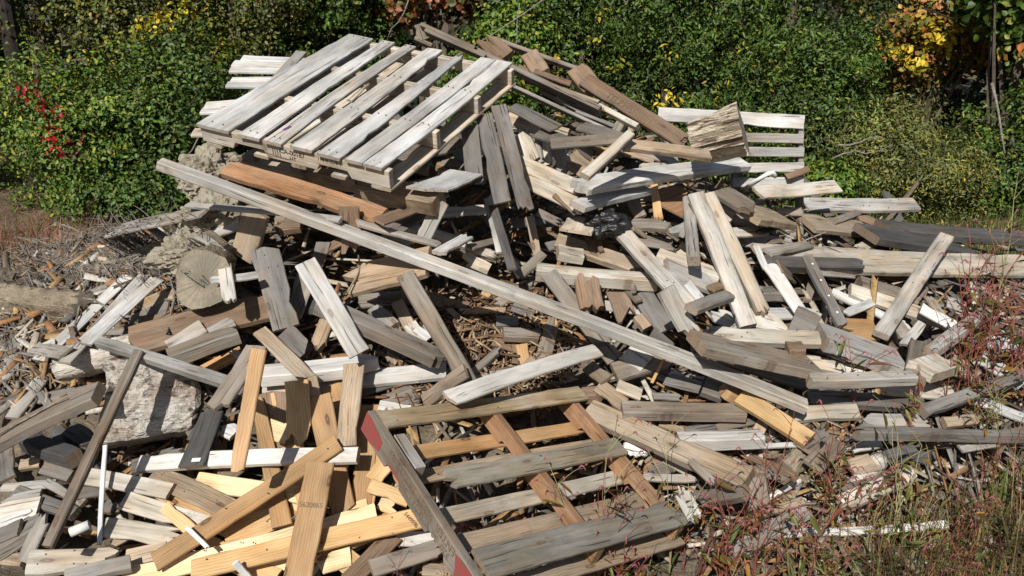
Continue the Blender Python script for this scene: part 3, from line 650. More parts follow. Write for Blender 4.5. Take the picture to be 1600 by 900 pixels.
# collapsed brown pallet seen almost edge on
root = empty('collapsed_pallet'); tag(root, 'collapsed dark brown pallet seen edge on, sliding down right from the peak', 'pallet', None, 'thing'); root.matrix_basis = Matrix.Translation(Vector(pt(870, 160, 5.6)))
res = list(asm(root, [('block', 655, 37, 5.8, 663, 62, 5.8, 20, 9, 'B', 'cc'), ('slat', 657, 36, 5.75, 742, 74, 5.6, 6, 6, 'B', 'cc'), ('slat', 664, 45, 5.72, 758, 87, 5.55, 6, 6, 'B', 'cc'), ('slat', 648, 58, 5.8, 675, 70, 5.8, 6, 5, 'B', 'cc'),
 ('slat', 745, 77, 5.6, 938, 168, 5.35, 8, 7, 'B', 'cc'), ('slat', 774, 121, 5.5, 964, 208, 5.3, 5, 5, 'G', 'cc'), ('slat', 779, 61, 5.9, 922, 113, 5.75, 6, 5, 'B', 'cb'), ('slat', 740, 100, 5.6, 800, 140, 5.6, 6, 4, 'T', 'cc'),
 ('slat', 835, 110, 5.6, 892, 130, 5.6, 9, 3, 'N', 'cc'), ('slat', 850, 128, 5.55, 936, 158, 5.45, 5, 5, 'T', 'cc'), ('slat', 896, 152, 5.45, 974, 182, 5.4, 5, 5, 'N', 'cb'), ('slat', 935, 163, 5.45, 996, 195, 5.3, 8, 5, 'L', 'cc'),
 ('slat', 868, 150, 5.55, 930, 176, 5.5, 5, 4, 'G', 'bc'), ('slat', 820, 120, 5.6, 900, 158, 5.5, 5, 4, 'D', 'cc'), ('slat', 810, 102, 5.7, 905, 150, 5.6, 6, 4, 'N', 'cc'), ('slat', 845, 140, 5.6, 905, 172, 5.5, 5, 4, 'B', 'cc'), ('slat', 900, 172, 5.5, 960, 196, 5.4, 6, 4, 'D', 'cc'),
 ('block', 752, 53, 5.72, 790, 88, 5.6, 30, 5, 'N', 'bc'), ('block', 826, 81, 5.72, 846, 112, 5.6, 28, 6, 'N', 'cc'), ('block', 900, 104, 5.72, 926, 136, 5.6, 32, 8, 'N', 'cc'),
 ('block', 974, 183, 5.4, 962, 204, 5.4, 14, 8, 'G', 'cc'), ('stringer', 912, 122, 5.6, 1076, 224, 5.15, 24, 4, 'N', 'cb')], (-.15, -.75, .6), 940))
sg, L, W = res[-1]
text('stencil_lettering', 'TELFWEHITRE  KENTER', .062, sg, Matrix.Translation((-.22, -.03, .0215)), M['inkl'])
for (a_, b_) in (((655, 40), (940, 168)), ((912, 122), (1076, 224)), ((780, 120), (964, 206))): stamp(pt(*a_, 5.6), pt(*b_, 5.3), np.array([0, 0, 1.]), .12)
# the second pallet, squeezed under the top one
root = empty('squeezed_pallet'); tag(root, 'grey pallet with only one long edge and two corners showing, crushed beneath the top pallet', 'pallet', None, 'thing'); root.matrix_basis = Matrix.Translation(Vector(pt(560, 290, 4.6)))
list(asm(root, [('stringer', 376, 250, 4.85, 566, 277, 4.42, 13, 9, 'T', 'cb'), ('stringer', 560, 284, 4.42, 684, 304, 4.25, 26, 9, 'T', 'cc'), ('slat', 376, 236, 4.9, 404, 240, 4.8, 16, 3, 'B', 'bc'), ('slat', 606, 281, 4.38, 632, 289, 4.33, 16, 3, 'T', 'bb'),
 ('slat', 452, 258, 4.62, 480, 262, 4.6, 12, 3, 'B', 'bb'), ('slat', 400, 255, 4.95, 700, 200, 5.2, 26, 2, 'B', 'cc'), ('slat', 480, 275, 4.8, 720, 220, 5.1, 26, 2, 'B', 'cc'), ('slat', 560, 330, 4.5, 660, 290, 4.8, 20, 2, 'T', 'cc'), ('stringer', 500, 230, 5.2, 760, 262, 5.0, 16, 9, 'B', 'cc')], (0, -.5, .85), 980))
stamp(pt(376, 250, 4.95), pt(684, 304, 4.35), np.array([0, 0, 1.]), .1)
# the big pallet on the peak
Mw = Matrix(((.893, .449, -.016, -1.585), (-.43, .842, -.325, 4.52), (-.132, .297, .946, 1.818), (0, 0, 0, 1)))
root = empty('top_pallet'); root.matrix_basis = Mw; tag(root, 'big bleached pallet tilted on the peak of the pile, with wide gaps between deck boards', 'pallet', None, 'thing')
XL, YL = 1.116, 1.31
for k, (a0, a1, b0, b1, tn, en, bw) in enumerate([(0, .188, 0, .165, 'W', 'cc', 0), (.245, .36, .22, .30, 'W', 'cc', 0), (.385, .48, .365, .43, 'G', 'cc', .004), (.53, .645, .50, .59, 'W', 'cc', 0), (.67, .79, .69, .735, 'W', 'cb', 0), (.815, .902, .82, .908, 'W', 'cc', 0), (.907, 1.0, .912, 1.0, 'W', 'cc', -.006)]):
    q = quad_board('deck_board', a0 * XL, a1 * XL, b0 * XL, b1 * XL, -.02, YL, -.009 + .0006 * k, .018, tn, 1010 + k, root, en, bw)
    if tn == 'G': q.color = (.40, .39, .37, 1)
    Lq = YL + .02
    for yy in (.0, .43, .86, 1.255):
        for sgn in (-.25, .25):
            V_, F_ = tube_geo([(0, 0, 0), (0, 0, .0025)], [.004, .004], 6); nn = mesh_obj('nail_head', V_, F_, M['ink'], q); nn.location = (yy + .045 - Lq / 2 + .01 * sgn, sgn * (a1 - a0) * XL * .7, .0085)
o = quad_board('splinter', .50 * XL, .53 * XL, .49 * XL, .50 * XL, .50, .72, .012, .012, 'L', 1030, root, 'cb')
for k, y0 in enumerate((0, .43, .86, 1.255)):
    pr = notched(.0, XL * 1.02, .09, -.02, [(.2, .42), (.72, .92)]); st = prism('stringer', pr, y0, y0 + .04, 'L', 1040 + k, root)
    if k == 0: front = st
for k, (x0, x1) in enumerate(((.02, .12), (.33, .42), (.56, .65), (.8, .88), (1.03, 1.14))):
    quad_board('bottom_board', x0, x1, x0, x1, .0, YL, -.120, .018, 'L', 1060 + k, root, 'cc')
Rx = Matrix.Rotation(rad(90), 4, 'X')
text('stamp_lettering', 'CA-00187', .036, front, Matrix.Translation((.505, -.0012, -.062)) @ Rx, M['ink'])
text('stamp_lettering', 'HT', .030, front, Matrix.Translation((.56, -.0012, -.092)) @ Rx, M['ink'])
text('stamp_mark', 'I|I|', .055, front, Matrix.Translation((.455, -.0012, -.082)) @ Rx, M['inkl'])
text('stamp_lettering', 'I N V .C 9 1', .028, front, Matrix.Translation((.735, -.0012, -.052)) @ Rx, M['inkl'])
q = quad_board('paint_mark', .385 * XL + .02, .385 * XL + .04, .385 * XL + .03, .385 * XL + .048, .10, .15, .0018, .0015, 'W', 1, root); q.data.materials[0] = simple_mat('violet_paint', (.15, .06, .20), .7)
stamp_pallet(Mw, XL, YL)
# three dark slats hanging below its corner, and the upended cream pallet behind them
root = empty('upended_pallet'); tag(root, 'cream pallet standing on edge, its curled slats facing out behind three dark slats', 'pallet', None, 'thing'); root.matrix_basis = Matrix.Translation(Vector(pt(850, 260, 4.85)))
list(asm(root, [('slat', 812, 208, 5.05, 832, 252, 4.98, 25, 2, 'L', 'cc'), ('slat', 838, 214, 5.05, 845, 254, 4.98, 9, 2, 'G', 'cc'), ('slat', 851, 220, 5.05, 855, 258, 4.98, 15, 2, 'L', 'cc'), ('slat', 870, 224, 5.03, 884, 270, 4.93, 25, 2, 'G', 'cb'),
 ('stringer', 785, 182, 5.1, 886, 213, 4.95, 24, 4, 'L', 'cc'), ('stringer', 735, 222, 5.05, 904, 294, 4.75, 24, 4, 'L', 'cc'), ('stringer', 800, 272, 4.95, 908, 324, 4.7, 24, 4, 'L', 'cc')], (-.35, -.85, .25), 1100))
for a_, b_ in (((785, 182), (886, 213)), ((735, 222), (904, 294)), ((800, 272), (908, 324))): stamp(pt(*a_, 5.0), pt(*b_, 4.75), np.array([0, 0, 1.]), .1)
# ---------------------------------------------------------------- every board of the pile
LAND = [('big top pallet', 555, 160), ('collapsed brown pallet', 900, 140), ('barked log', 1120, 210), ('leaning slatted pallet', 1220, 240), ('upended cream pallet', 855, 240), ('three dark slats', 775, 250),
 ('orange-brown beam', 470, 300), ('dark standing post', 547, 365), ('clay clods', 335, 285), ('striped tan board', 385, 370), ('driftwood log', 705, 375), ('black plastic bag', 955, 350), ('orange-brown plywood scrap', 1065, 310),
 ('pale split beam', 1150, 400), ('smooth silver plank', 1020, 410), ('white-nailed dark board', 1290, 450), ('leaning grey plank', 1430, 445), ('heavy grey beam', 1345, 545), ('blackened beams', 1450, 365), ('very long pale plank', 1520, 410),
 ('four-ridged dark block', 920, 455), ('debris pit', 770, 520), ('amber standing block', 819, 560), ('round-knot grey plank', 680, 510), ('heavy dark beam', 600, 520), ('crossing purplish plank', 520, 480), ('slate-grey clayed board', 430, 450),
 ('cut stump face', 320, 440), ('root tangle', 160, 370), ('muddy log', 60, 470), ('three parallel white slats', 150, 490), ('white log slab', 160, 560), ('square stump chunk', 230, 630), ('tall thin brown pole', 140, 700),
 ('charcoal squared block', 75, 698), ('white metal trim', 160, 770), ('diagonal honey plank', 380, 785), ('white crossbar', 400, 715), ('widest upright honey board', 515, 700), ('stamped honey plank', 482, 810), ('longest honey plank', 560, 830),
 ('red-ended pallet', 820, 740), ('curved white board', 830, 585), ('long diagonal beam end', 1220, 615), ('big knotty tan timber', 1050, 690), ('flaking white timber', 1130, 683), ('purplish-brown level beam', 1070, 643), ('honey-tan shadowed plank', 1210, 650),
 ('stubby dark block', 1183, 770), ('broad grey-brown beam', 1180, 553), ('dark beam in the weeds', 1480, 675), ('dark post stub', 1435, 560), ('long whitewashed plank', 560, 588), ('cream plank', 1245, 295), ('half-buried pallet corner', 1240, 360), ('bent white rod', 1185, 283)]
def rel(u, v, lu, lv):
    du, dv = lu - u, lv - v
    if abs(du) < 22 and abs(dv) < 16: return 'touching'
    if abs(du) > 1.4 * abs(dv): return 'left of' if du > 0 else 'right of'
    if abs(dv) > 1.4 * abs(du): return 'above' if dv > 0 else 'below'
    return ('above and ' if dv > 0 else 'below and ') + ('left of' if du > 0 else 'right of')
used = {}
def auto_label(u1, v1, u2, v2, w_, T, tone, ends, name):
    u, v = (u1 + u2) / 2, (v1 + v2) / 2; Lp = math.hypot(u2 - u1, v2 - v1)
    kind = {'plank': 'board', 'wood_block': 'block', 'timber_beam': 'timber', 'wood_stick': 'stick', 'wood_strip': 'strip'}[name]
    sz = 'short' if Lp < 50 else 'long' if Lp > 150 else 'narrow' if w_ < 12 else ''
    st = 'splintered' if 'b' in ends else ''
    an = math.degrees(math.atan2(-(v2 - v1), (u2 - u1))) % 180
    o = 'lying level' if an < 12 or an > 168 else 'pointing upright' if 70 < an < 110 else 'rising rightward' if an < 70 else 'falling rightward'
    near = sorted(LAND, key=lambda l: math.hypot(l[1] - u, l[2] - v))
    base = ' '.join(x for x in (sz, st, TINT[tone], kind) if x)
    for c in (f'{base}, {rel(u, v, near[0][1], near[0][2])} the {near[0][0]}', f'{base} {o}, {rel(u, v, near[0][1], near[0][2])} the {near[0][0]}',
              f'{base} {rel(u, v, near[0][1], near[0][2])} the {near[0][0]}, near the {near[1][0]}', f'{base} {o} {rel(u, v, near[0][1], near[0][2])} the {near[0][0]}, near the {near[1][0]}',
              f'{base} {o} between the {near[0][0]} and the {near[2][0]}', f'{base} {rel(u, v, near[1][1], near[1][2])} the {near[1][0]}, near the {near[0][0]}'):
        if c not in used and len(c.split()) <= 16: used[c] = 1; return c
    return c + ' again'
ROWDATA = '''840 205 900 225 18 3 D -|
905 195 975 215 16 3 D -|
950 240 1010 225 16 3 B -|
800 165 870 200 18 2 D -|
1000 235 1060 250 14 3 G -|
975 222 1110 240 15 4 T -|tan timber lying just under the stencilled end of the collapsed brown pallet
973 237 1022 250 9 2 T -|
890 243 925 268 38 2 T eck|broad tan board end right of the curled slats of the upended cream pallet
902 220 925 245 15 2 B -|
860 222 975 215 16 3 B -|shaded brown beam low under the edge-on slats of the brown pallet
960 290 1005 288 16 3 D -|
1000 262 1060 258 14 2 L eb|
985 310 1001 338 20 3 B -|
940 300 985 296 20 2 D -|
870 300 905 330 18 2 N -|
1035 322 1097 300 56 2 O ecb,r5|orange-brown plywood scrap with curving grain behind the pale split beam
1022 285 1030 342 13 2.5 H -|narrow honey batten standing against the orange-brown plywood scrap
1140 340 1190 345 22 2 G -|
1150 370 1240 385 24 2 G -|
1100 385 1160 372 16 2 T -|
1120 325 1150 336 23 3 L ecb|cream block with a broken right end beside the blackish-brown block
1165 327 1222 336 20 5 T -|squarish tan beam end under the long cream plank, nearest the half-buried pallet corner
1127 295 1177 325 24 4 B -|dark brown block tilted down right, just below the bent white rod
1140 363 1196 358 15 3 L ecb|cream broken piece pointing at the charred sliver
1185 362 1220 352 9 2 C eb|charred pointed sliver touching the end of a cream broken piece
1235 330 1262 332 16 2 G -|
1183 300 1310 290 20 3 L ekc,l4|long cream plank lying level across the foot of the leaning slatted pallet
1257 318 1433 317 20 4 S l3|long straight grey timber whose right end juts out against the bushes
1335 333 1400 362 12 2 N -|
1380 352 1612 372 20 6 C ecc,l2|long blackened beam lying farthest back at the right, partly in the weeds
1262 345 1358 356 22 4 T l3|knotty tan timber right of the half-buried pallet corner
1355 362 1512 390 25 6 C l3|blackened beam with a small white tag stapled on its right end
1345 386 1372 372 16 2.5 L -|
1300 345 1345 330 10 2 B -|
1190 400 1612 412 36 4 L l4,w-1|very long pale plank running level to the right edge under the blackened beams
1195 405 1352 410 17 4 C ecb,l2|charred board with an orange splintered break lying on the very long pale plank
1280 425 1338 430 8 2 G -|
1200 392 1265 380 14 3 G -|
690 331 762 325 14 3 W -|
600 362 660 330 20 2 D -|
590 345 662 318 16 2 N -|
640 322 700 300 12 2 B -|
650 240 672 278 32 2 G ecb|grey frayed board end poking out under the big top pallet
682 258 735 276 13 3 T -|
706 225 736 256 22 3 L ecb|short cream stub with a rusty face left of the three dark slats
664 296 728 268 30 2 W -|white board end jutting below the right corner of the second pallet
598 366 646 382 7 1.5 W -|
735 385 790 370 10 2 B -|
800 350 850 342 14 2 C -|
840 330 880 350 12 2 D -|
855 385 905 372 14 2 D -|
795 400 815 432 13 2 W ebc|
720 400 765 420 20 2 L eb|
660 385 700 420 18 2 T eb|
690 312 658 375 24 2 G ecc|grey slat with a shaded upper half crossing the driftwood log
763 303 784 393 18 2 W eb|tall thin white splinter board standing left of the dark hanging slats' tips
828 338 842 410 14 2.5 T -|tan upright slat below the longest dark hanging slat
770 320 800 420 14 2 C -|
810 430 850 395 16 2 B -|
488 402 535 374 12 2 N -|brown stick pointing up at the dark brown standing post
505 378 496 412 22 2 D -|
560 365 640 392 12 2 D -|
428 350 470 346 20 5 N eb|
480 350 520 345 16 2 C -|
445 470 500 478 30 2 C -|
560 470 640 462 20 3 B -|
300 362 356 388 18 3 G -|dusty grey timber lying among the clay clods
330 366 374 348 14 3 G -|
300 338 350 380 9 2.5 B -|
170 362 322 326 15 2.5 G ebc,l2|flat grey board pointing left off the slope above the root tangle
220 480 272 455 22 3 T -|
200 505 262 478 20 2 D -|
322 438 402 428 10 2 W ebc|narrow white strip passing behind a small hanging white board end
58 562 200 430 15 2 W l3|leftmost of the three parallel white slats on the left slope
100 566 224 430 15 2 W l3|middle one of the three parallel white slats on the left slope
130 535 245 434 20 2 W l4|rightmost and cleanest of the three parallel white slats on the left slope
52 552 86 532 14 2 W -|
52 542 102 550 20 2 G -|
20 530 15 590 24 2 G -|small grey board standing upright near the left edge above the dark blocks
252 520 300 500 22 3 G -|
200 530 428 472 42 4 N ekc,l1|broad brown plank, grimy at one end, running up from the white log slab
508 446 668 404 44 4 T ebc,l2|broad tan plank with a rope loop, above the crossing grey planks
310 528 364 500 18 3 G -|
262 542 317 508 22 3 G -|short grey board resting on the broad brown plank beside the white log slab
262 556 370 516 24 7 B -|dark thick beam below the broad brown plank
300 585 376 546 16 4 K -|
360 545 395 570 10 2 W eb|
375 403 398 330 38 4 T r-6,ecc|tan board with a painted white stripe leaning on the clay clods
350 412 359 474 22 3 W ecb|small whitish board end hanging below the striped tan board
585 478 614 508 24 5 G -|
590 463 642 463 18 3 B -|
620 470 652 534 20 4 T -|
640 505 670 545 22 3 L ecb|
650 512 672 528 12 2 W -|
672 460 698 474 18 5 N -|squat brown block at the upper edge of the debris pit
755 462 768 446 14 4 H -|
765 470 812 466 16 2 B ebb|
690 470 735 478 12 2 N -|
800 478 835 490 14 2 D -|
775 500 810 500 16 4 D -|
715 485 790 484 9 2 T eb|
787 517 846 520 15 5 B -|weathered wedge-shaped board in the middle of the debris pit
770 532 820 548 14 2 N -|
720 500 700 480 10 3 T -|
800 560 840 565 14 2 N -|
848 508 870 500 14 2 H -|
738 580 784 540 11 4 B -|narrow tapering batten pointing up right inside the debris pit
815 537 822 584 20 3 K -|small amber block standing on end in the debris pit
845 578 866 490 24 3 B ecb|grey-brown split board leaning right of the small amber block
795 590 835 560 16 2 T -|
690 530 660 505 10 2 L -|
740 600 800 585 26 2 G -|
613 545 614 572 18 2 T -|
870 372 1012 420 20 5 T -|tan timber running down right from the black plastic bag
872 390 912 398 20 6 L -|cream block lodged between two timbers below the black plastic bag
838 418 1028 436 19 8 L -|thick pale beam with two round dowels, just above the long diagonal beam
900 360 915 338 14 3 L -|
925 370 935 395 22 3 N -|
985 347 1050 350 15 4 B ecb|dark brown board with a splintered right end left of the orange-brown plywood
985 372 1052 382 18 2 B -|
1010 368 990 355 8 2 T -|
1050 365 1080 352 20 3 W eb|
1060 385 1088 400 20 3 L -|
1028 395 1126 430 18 6 L -|cream timber with a blackened side crossing behind the pale split beam
1045 415 1135 452 22 4 G -|
1112 450 1135 440 14 3 N -|
1045 432 1100 470 18 3 W -|
945 476 1008 484 15 2 W -|
905 440 930 470 16 2 H -|
968 470 985 480 12 3 K -|
1000 490 1015 510 20 5 T -|
962 452 984 508 32 3 N -|brown board standing between the split-faced block and a slate-dark board
1002 456 1042 516 32 3 D -|slate-dark board beside the brown board, above the long diagonal beam
972 440 998 470 12 2 B -|
1018 520 1050 545 22 2 D -|
1220 415 1245 440 8 2 B -|
1200 435 1215 470 14 2 N -|
1180 380 1198 420 10 2 W ebc|
1190 455 1228 455 17 6 D -|black-brown burnt block left of the leaning white board
1270 440 1260 470 14 2 B -|
1195 488 1286 486 17 3 W -|white batten lying level behind the foot of the leaning white board
1110 485 1158 508 24 3 W eb|
1075 440 1098 470 13 3 W -|
1160 490 1235 512 26 3 L ecb|cream splintered board at the foot of the pale split beam
1345 442 1440 470 22 7 B -|
1300 455 1426 512 12 3 W -|thin white strip beneath the leaning grey plank
1330 452 1482 502 19 4 L -|long pale board under the upper part of the leaning grey plank
1400 500 1420 530 18 3 B -|
1452 462 1470 490 13 3 L -|
1480 470 1560 500 16 2 G -|
1440 480 1500 512 16 3 W -|
1318 490 1364 471 14 2 W eb|splintered white piece beside the dark board with white nails
1305 510 1370 515 32 5 K eb|chunky amber block with torn grain behind the foot of the leaning plank
1410 542 1442 504 17 3 W eb|
1505 520 1592 542 20 3 W eb|
1475 556 1525 590 26 3 T -|
1530 555 1600 600 22 3 W -|
1200 410 1256 492 21 3 W ebc|leaning white board left of the dark board with white nails
1262 398 1318 508 16 4 D -|dark grey narrow board with a row of white nails
1075 305 1084 402 19 6 G ebc|deeply weathered upright post with flaking grain beside the pale split beam
1107 300 1196 490 22 5 L ecb,l2|cream half of a split beam leaning down right, with rough torn wood
1088 300 1170 508 27 5 S ecc,l3|grey-cream plank leaning along the left side of the pale split beam
957 341 1084 482 25 4 S l3|smooth silver plank leaning down right from beside the black plastic bag
1042 450 1088 528 27 4 S l1|shorter silver board continuing below the smooth silver plank
1082 478 1143 457 16 4 G l3|short grey batten laid across the gap right of the shorter silver board
858 425 962 562 26 3.5 B -|grey-brown plank passing under the long diagonal beam into the pit
914 423 927 487 37 7 N ebb|dark block with four split ridges standing above the long diagonal beam
1240 495 1276 512 20 5 D -|
1260 560 1352 582 18 4 L -|
1280 545 1326 560 11 2 G -|
1100 522 1212 546 17 4 G -|
1110 552 1262 602 14 3 B -|
1110 519 1282 526 22 5 L l1|straight cream timber with two small rust stains, above the broad grey-brown beam
1090 533 1272 574 32 6 B l1|broad grey-brown beam with a bent shiny nail
1230 543 1256 543 22 8 N -|
1285 522 1408 566 34 8 G l1|heavy grey beam ending left of the standing dark post
1378 519 1480 366 25 4 S l4|straight grey plank leaning up right, its top clear of the pile
1440 526 1430 590 33 4 B l3|dark brown post stub standing right of the heavy grey beam
1456 547 1545 486 25 6 G l3|grey timber rising right from the dark post stub into the weeds
1440 560 1478 582 22 6 L -|
1265 590 1430 587 19 6 G l2|knotty grey batten with tiny red weeds in front, under the heavy grey beam
1262 617 1446 630 21 5 D -|dark grey timber right of the lower end of the long diagonal beam
1375 602 1492 614 22 3 L -|
1525 622 1602 652 14 3 W -|
1477 658 1532 652 17 4 T -|
1490 688 1605 688 8 2 W -|
1230 645 1342 640 22 4 L eb|
1345 654 1456 656 20 5 G ebb|
1330 698 1376 688 20 3 W -|
1400 700 1450 715 20 3 C -|
1500 700 1560 690 14 2 G -|
1340 673 1605 677 14 6 D l3|long straight dark timber in the weeds near the right edge
1445 640 1602 582 20 5 D l5|dark brown bar slanting up right across the weeds to the right edge
1100 600 1132 612 24 5 D -|
1133 606 1162 622 20 6 K -|
905 615 936 613 22 6 N -|
935 600 977 632 24 3 T -|
965 600 1003 616 18 3 L -|
1020 618 1066 620 10 2 D -|
1048 577 1077 600 13 3 W -|
1040 590 1095 605 20 2 D -|
1030 660 1072 673 10 3 T -|
1070 671 1132 662 12 3 D -|
1120 668 1182 655 12 3 B -|
1178 690 1200 640 20 3 T -|
960 580 1062 550 30 4 B -|grey-brown board shaded by a stick, below the middle of the long diagonal beam
918 570 947 592 22 3 B -|
980 546 1012 568 34 2 W -|small whitish board under the middle of the long diagonal beam
1018 598 1040 553 5 2 H -|thin light stick crossing the grey-brown board below the long diagonal beam
985 698 1016 706 12 2 W -|
1010 728 1042 714 20 3 N -|
1015 740 1060 725 18 2 D -|
1040 715 1075 735 16 2 L -|
1168 710 1242 742 11 4 N eb|
1180 722 1230 752 12 2 B eb|
1175 735 1215 745 10 2 D eb|
1105 705 1192 742 13 4 B -|
1168 697 1250 693 7 3 W -|
1255 697 1292 675 30 3 B -|
1270 728 1312 688 34 3 B -|
1060 686 1200 680 25 7 W ecb|flaking white timber with a rotten orange end
972 640 1165 643 28 6 B l1|straight purplish-brown beam lying level right of the red-ended pallet
1157 615 1266 685 27 4 H l1|honey-tan plank with a ragged shadow slanting below the end of the long diagonal beam
1325 732 1366 720 30 3 T -|
1310 766 1382 745 15 3 D -|
1312 786 1428 736 28 4 L eb|
1225 832 1482 818 13 3 W eb|long flaking white board lying in the weeds at the lower right
1430 700 1372 715 20 6 C -|
918 635 1168 745 34 6 T l2,r-6|big knotty tan timber slanting down right from the corner of the red-ended pallet
1005 743 1092 746 12 3 G -|
1080 776 1160 766 20 5 D eb|
1200 778 1253 748 9 3 W -|
1140 866 1262 796 30 3 G -|
1145 820 1256 780 14 4 T -|
1062 762 1092 816 24 3 S ebb|frayed whitish board end in the pink weeds right of the red-ended pallet
1078 718 1120 756 12 3 G -|
1180 746 1186 796 30 5 B l2|stubby dark brown block standing end-on in front of the big knotty tan timber
688 602 716 575 26 2 G -|
560 610 640 585 20 2 D -|
600 630 650 612 30 2 D -|
460 545 478 556 40 2 D -|
492 548 510 498 22 4 T ebc|
600 520 630 560 20 2 D -|
410 600 697 576 24 4 W l1|long whitewashed plank crossing behind the upright honey boards
408 584 594 562 28 7 W l2|round-edged white timber lying above the long whitewashed plank
482 424 450 508 30 2 G ecb|
412 385 448 512 46 3 D ekc|wide slate-grey board with clay on its upper end
440 520 476 552 42 2 D eck|
497 470 697 563 27 8 D l1|heavy dark beam slanting down right to the long whitewashed plank
633 426 736 602 27 4 B l2|grey-brown plank with a round knot ring, leaning over the debris pit
476 408 562 552 35 3 S l2|smooth purplish-grey plank crossing over the heavy dark beam
660 628 726 578 22 3 B l1|
700 622 935 546 25 3 W ekc,l1,w2|slightly curved white board ending above the red-ended pallet
405 515 492 600 23 3 T l2|pinkish-tan plank slanting down right toward the upright honey boards
152 530 356 593 15 5 G l3|long narrow grey board pointing right from the white log slab
5 700 10 748 30 3 D -|
60 622 150 603 14 3 B -|
62 612 80 640 14 3 D -|
18 652 62 592 20 3 G -|dark weathered board slanting up at the left edge above the long brown rail
85 668 122 720 28 5 C -|
105 668 146 690 30 5 C -|
120 700 150 745 26 4 C -|
35 685 112 712 34 8 C -|charcoal-coloured squared block among the dark offcuts at the lower left
30 725 62 720 16 4 T -|
65 730 110 742 20 3 D -|
0 762 86 755 13 2 G ekc|
70 752 130 785 16 3 G -|
120 770 160 765 18 3 D -|
22 766 116 800 23 4 D -|purplish dark board lying left of the tall thin pole
0 785 62 775 22 2 G -|
-5 800 60 790 30 3 L -|
-5 818 50 800 14 2 W -|
-8 856 62 815 28 6 G -|
0 870 36 874 22 4 T -|
205 728 292 700 20 4 D -|
345 665 368 676 26 3 W -|
290 652 306 684 22 2 D -|
165 800 180 780 20 2 D -|
170 850 200 835 16 2 T -|
35 878 72 800 22 3 B l1|
-10 690 150 612 29 6 B l1|long brown rail running off the left edge toward the square stump chunk
440 610 474 800 40 2 H -|
596 640 560 830 34 2 K -|
520 600 560 700 40 2 K -|
380 770 482 832 36 2 H -|
530 845 645 800 34 2 H -|
390 885 520 850 40 2 P -|
250 760 420 862 38 2 H -|
320 850 430 905 36 2 H -|
610 700 650 780 34 2 K -|
480 820 570 900 40 2 H -|
330 690 345 735 30 3 N -|
340 745 400 700 34 2 N -|
300 690 330 640 20 3 C -|
425 610 436 700 46 2 N ekc|wide reddish-brown board behind the upright honey boards
415 668 452 678 34 2 P ekk|small pale pine wedge tucked among the upright boards
460 640 520 650 30 2 H -|
535 690 520 790 26 3 H -|
578 632 564 790 31 2.5 K ecc|straight amber board standing left of the red pallet end
592 632 642 640 15 2 W -|
582 750 610 712 27 2 H -|
600 690 618 720 22 2 H -|
305 750 480 775 30 3 P l1|pale pine board lying half hidden beneath the crossing honey planks
238 738 360 795 37 2.5 T l1|wide tan plank right of the grey-tan one, under the diagonal honey plank
125 741 266 766 28 3 L l1|bleached board whose left end touches the tall thin pole
192 780 330 820 32 2.5 L l1|middle bleached tan board of three under the diagonal honey plank
160 822 292 843 32 2.5 L l2|bleached board with an orange knot, lowest of three under the diagonal honey plank
350 838 442 806 42 2 H -|
256 790 300 830 22 2 H -|
195 872 258 858 26 2 T -|
470 760 490 830 26 2 H -|
592 785 622 796 22 2 P -|
495 882 548 868 30 2 P -|
455 870 480 900 20 2 H -|
545 800 575 790 26 2 P -|
402 620 441 822 21 3 K p1.5,l1|narrow amber batten widening downward left of the tall pale knotty board
480 590 508 690 30 2.5 T l1|short tan board overlapping the top of the widest upright honey board
497 618 538 802 40 3 K l1|knotty amber board, widest of the upright ones
462 594 469 702 38 3 H l2|short upright pale knotty board above the white crossbar
553 567 541 697 33 3 T l2|upright brown-tan board just right of the widest upright honey board
215 722 558 709 25 4 W l1|white crossbar lying level over the upright honey boards
297 728 330 643 34 3 C l2|blackened plank crossing the left end of the white crossbar
334 640 400 540 28 3 B l3|dark brown plank above the blackened plank, with a honey-coloured cut end
404 545 368 738 25 3 K l2,eck|amber board with a slanted lower end crossing the white crossbar
577 757 640 781 22 2.5 H l1|short honey board touching the red-ended pallet
190 905 588 800 30 3 P l2|pale pine plank along the upper side of the longest honey plank
617 840 684 842 24 2.5 W ekc|small white painted offcut left of the red pallet corner
660 888 706 892 20 2 T -|
615 836 545 906 30 3 N l1|
298 890 668 806 31 3.5 H l3|longest honey plank, lying nearly level below the pallet and stamped near its right end
580 887 700 850 28 3.5 B l4|purplish-brown board under the lower red corner of the front pallet
240 878 528 690 28 3 K l3|honey-brown plank slanting up right to the middle of the white crossbar
500 722 463 906 44 3 K l4|wide honey-brown plank standing at the bottom edge with a stamped row of digits
42 877 190 871 38 4 L l2|bleached knotty board lying level in the bottom left corner
100 899 204 876 20 5 G l3|blue-grey timber end below the bleached board in the bottom left corner
215 545 71 853 16 4 B l5|tall thin brown pole leaning across the square stump chunk
-8 838 30 822 22 3 D -|'''
CATS = {'plank': 'plank', 'wood_block': 'wood block', 'timber_beam': 'beam', 'wood_stick': 'stick', 'wood_strip': 'wood strip'}
HAND = {}
def do_row(line, seed):
    spec, lab = line.split('|'); p = spec.split(); u1, v1, u2, v2, wpx, T = map(float, p[:6]); tone = p[6]; opt = [] if p[7] == '-' else p[7].split(',')
    T = max(T * (.62 if T <= 3.5 else .9), 1.1)
    o, L, W = put_board((u1, v1, u2, v2, wpx, T, tone, opt), seed)
    nm = o.name.split('.')[0]; en = next((x[1:] for x in opt if x[0] == 'e'), 'cc')
    if not lab.strip(): lab = auto_label(u1, v1, u2, v2, wpx, T, tone, en, nm)
    tag(o, lab.strip(), CATS[nm], 'loose boards of the wood pile', 'thing'); return o, L, W

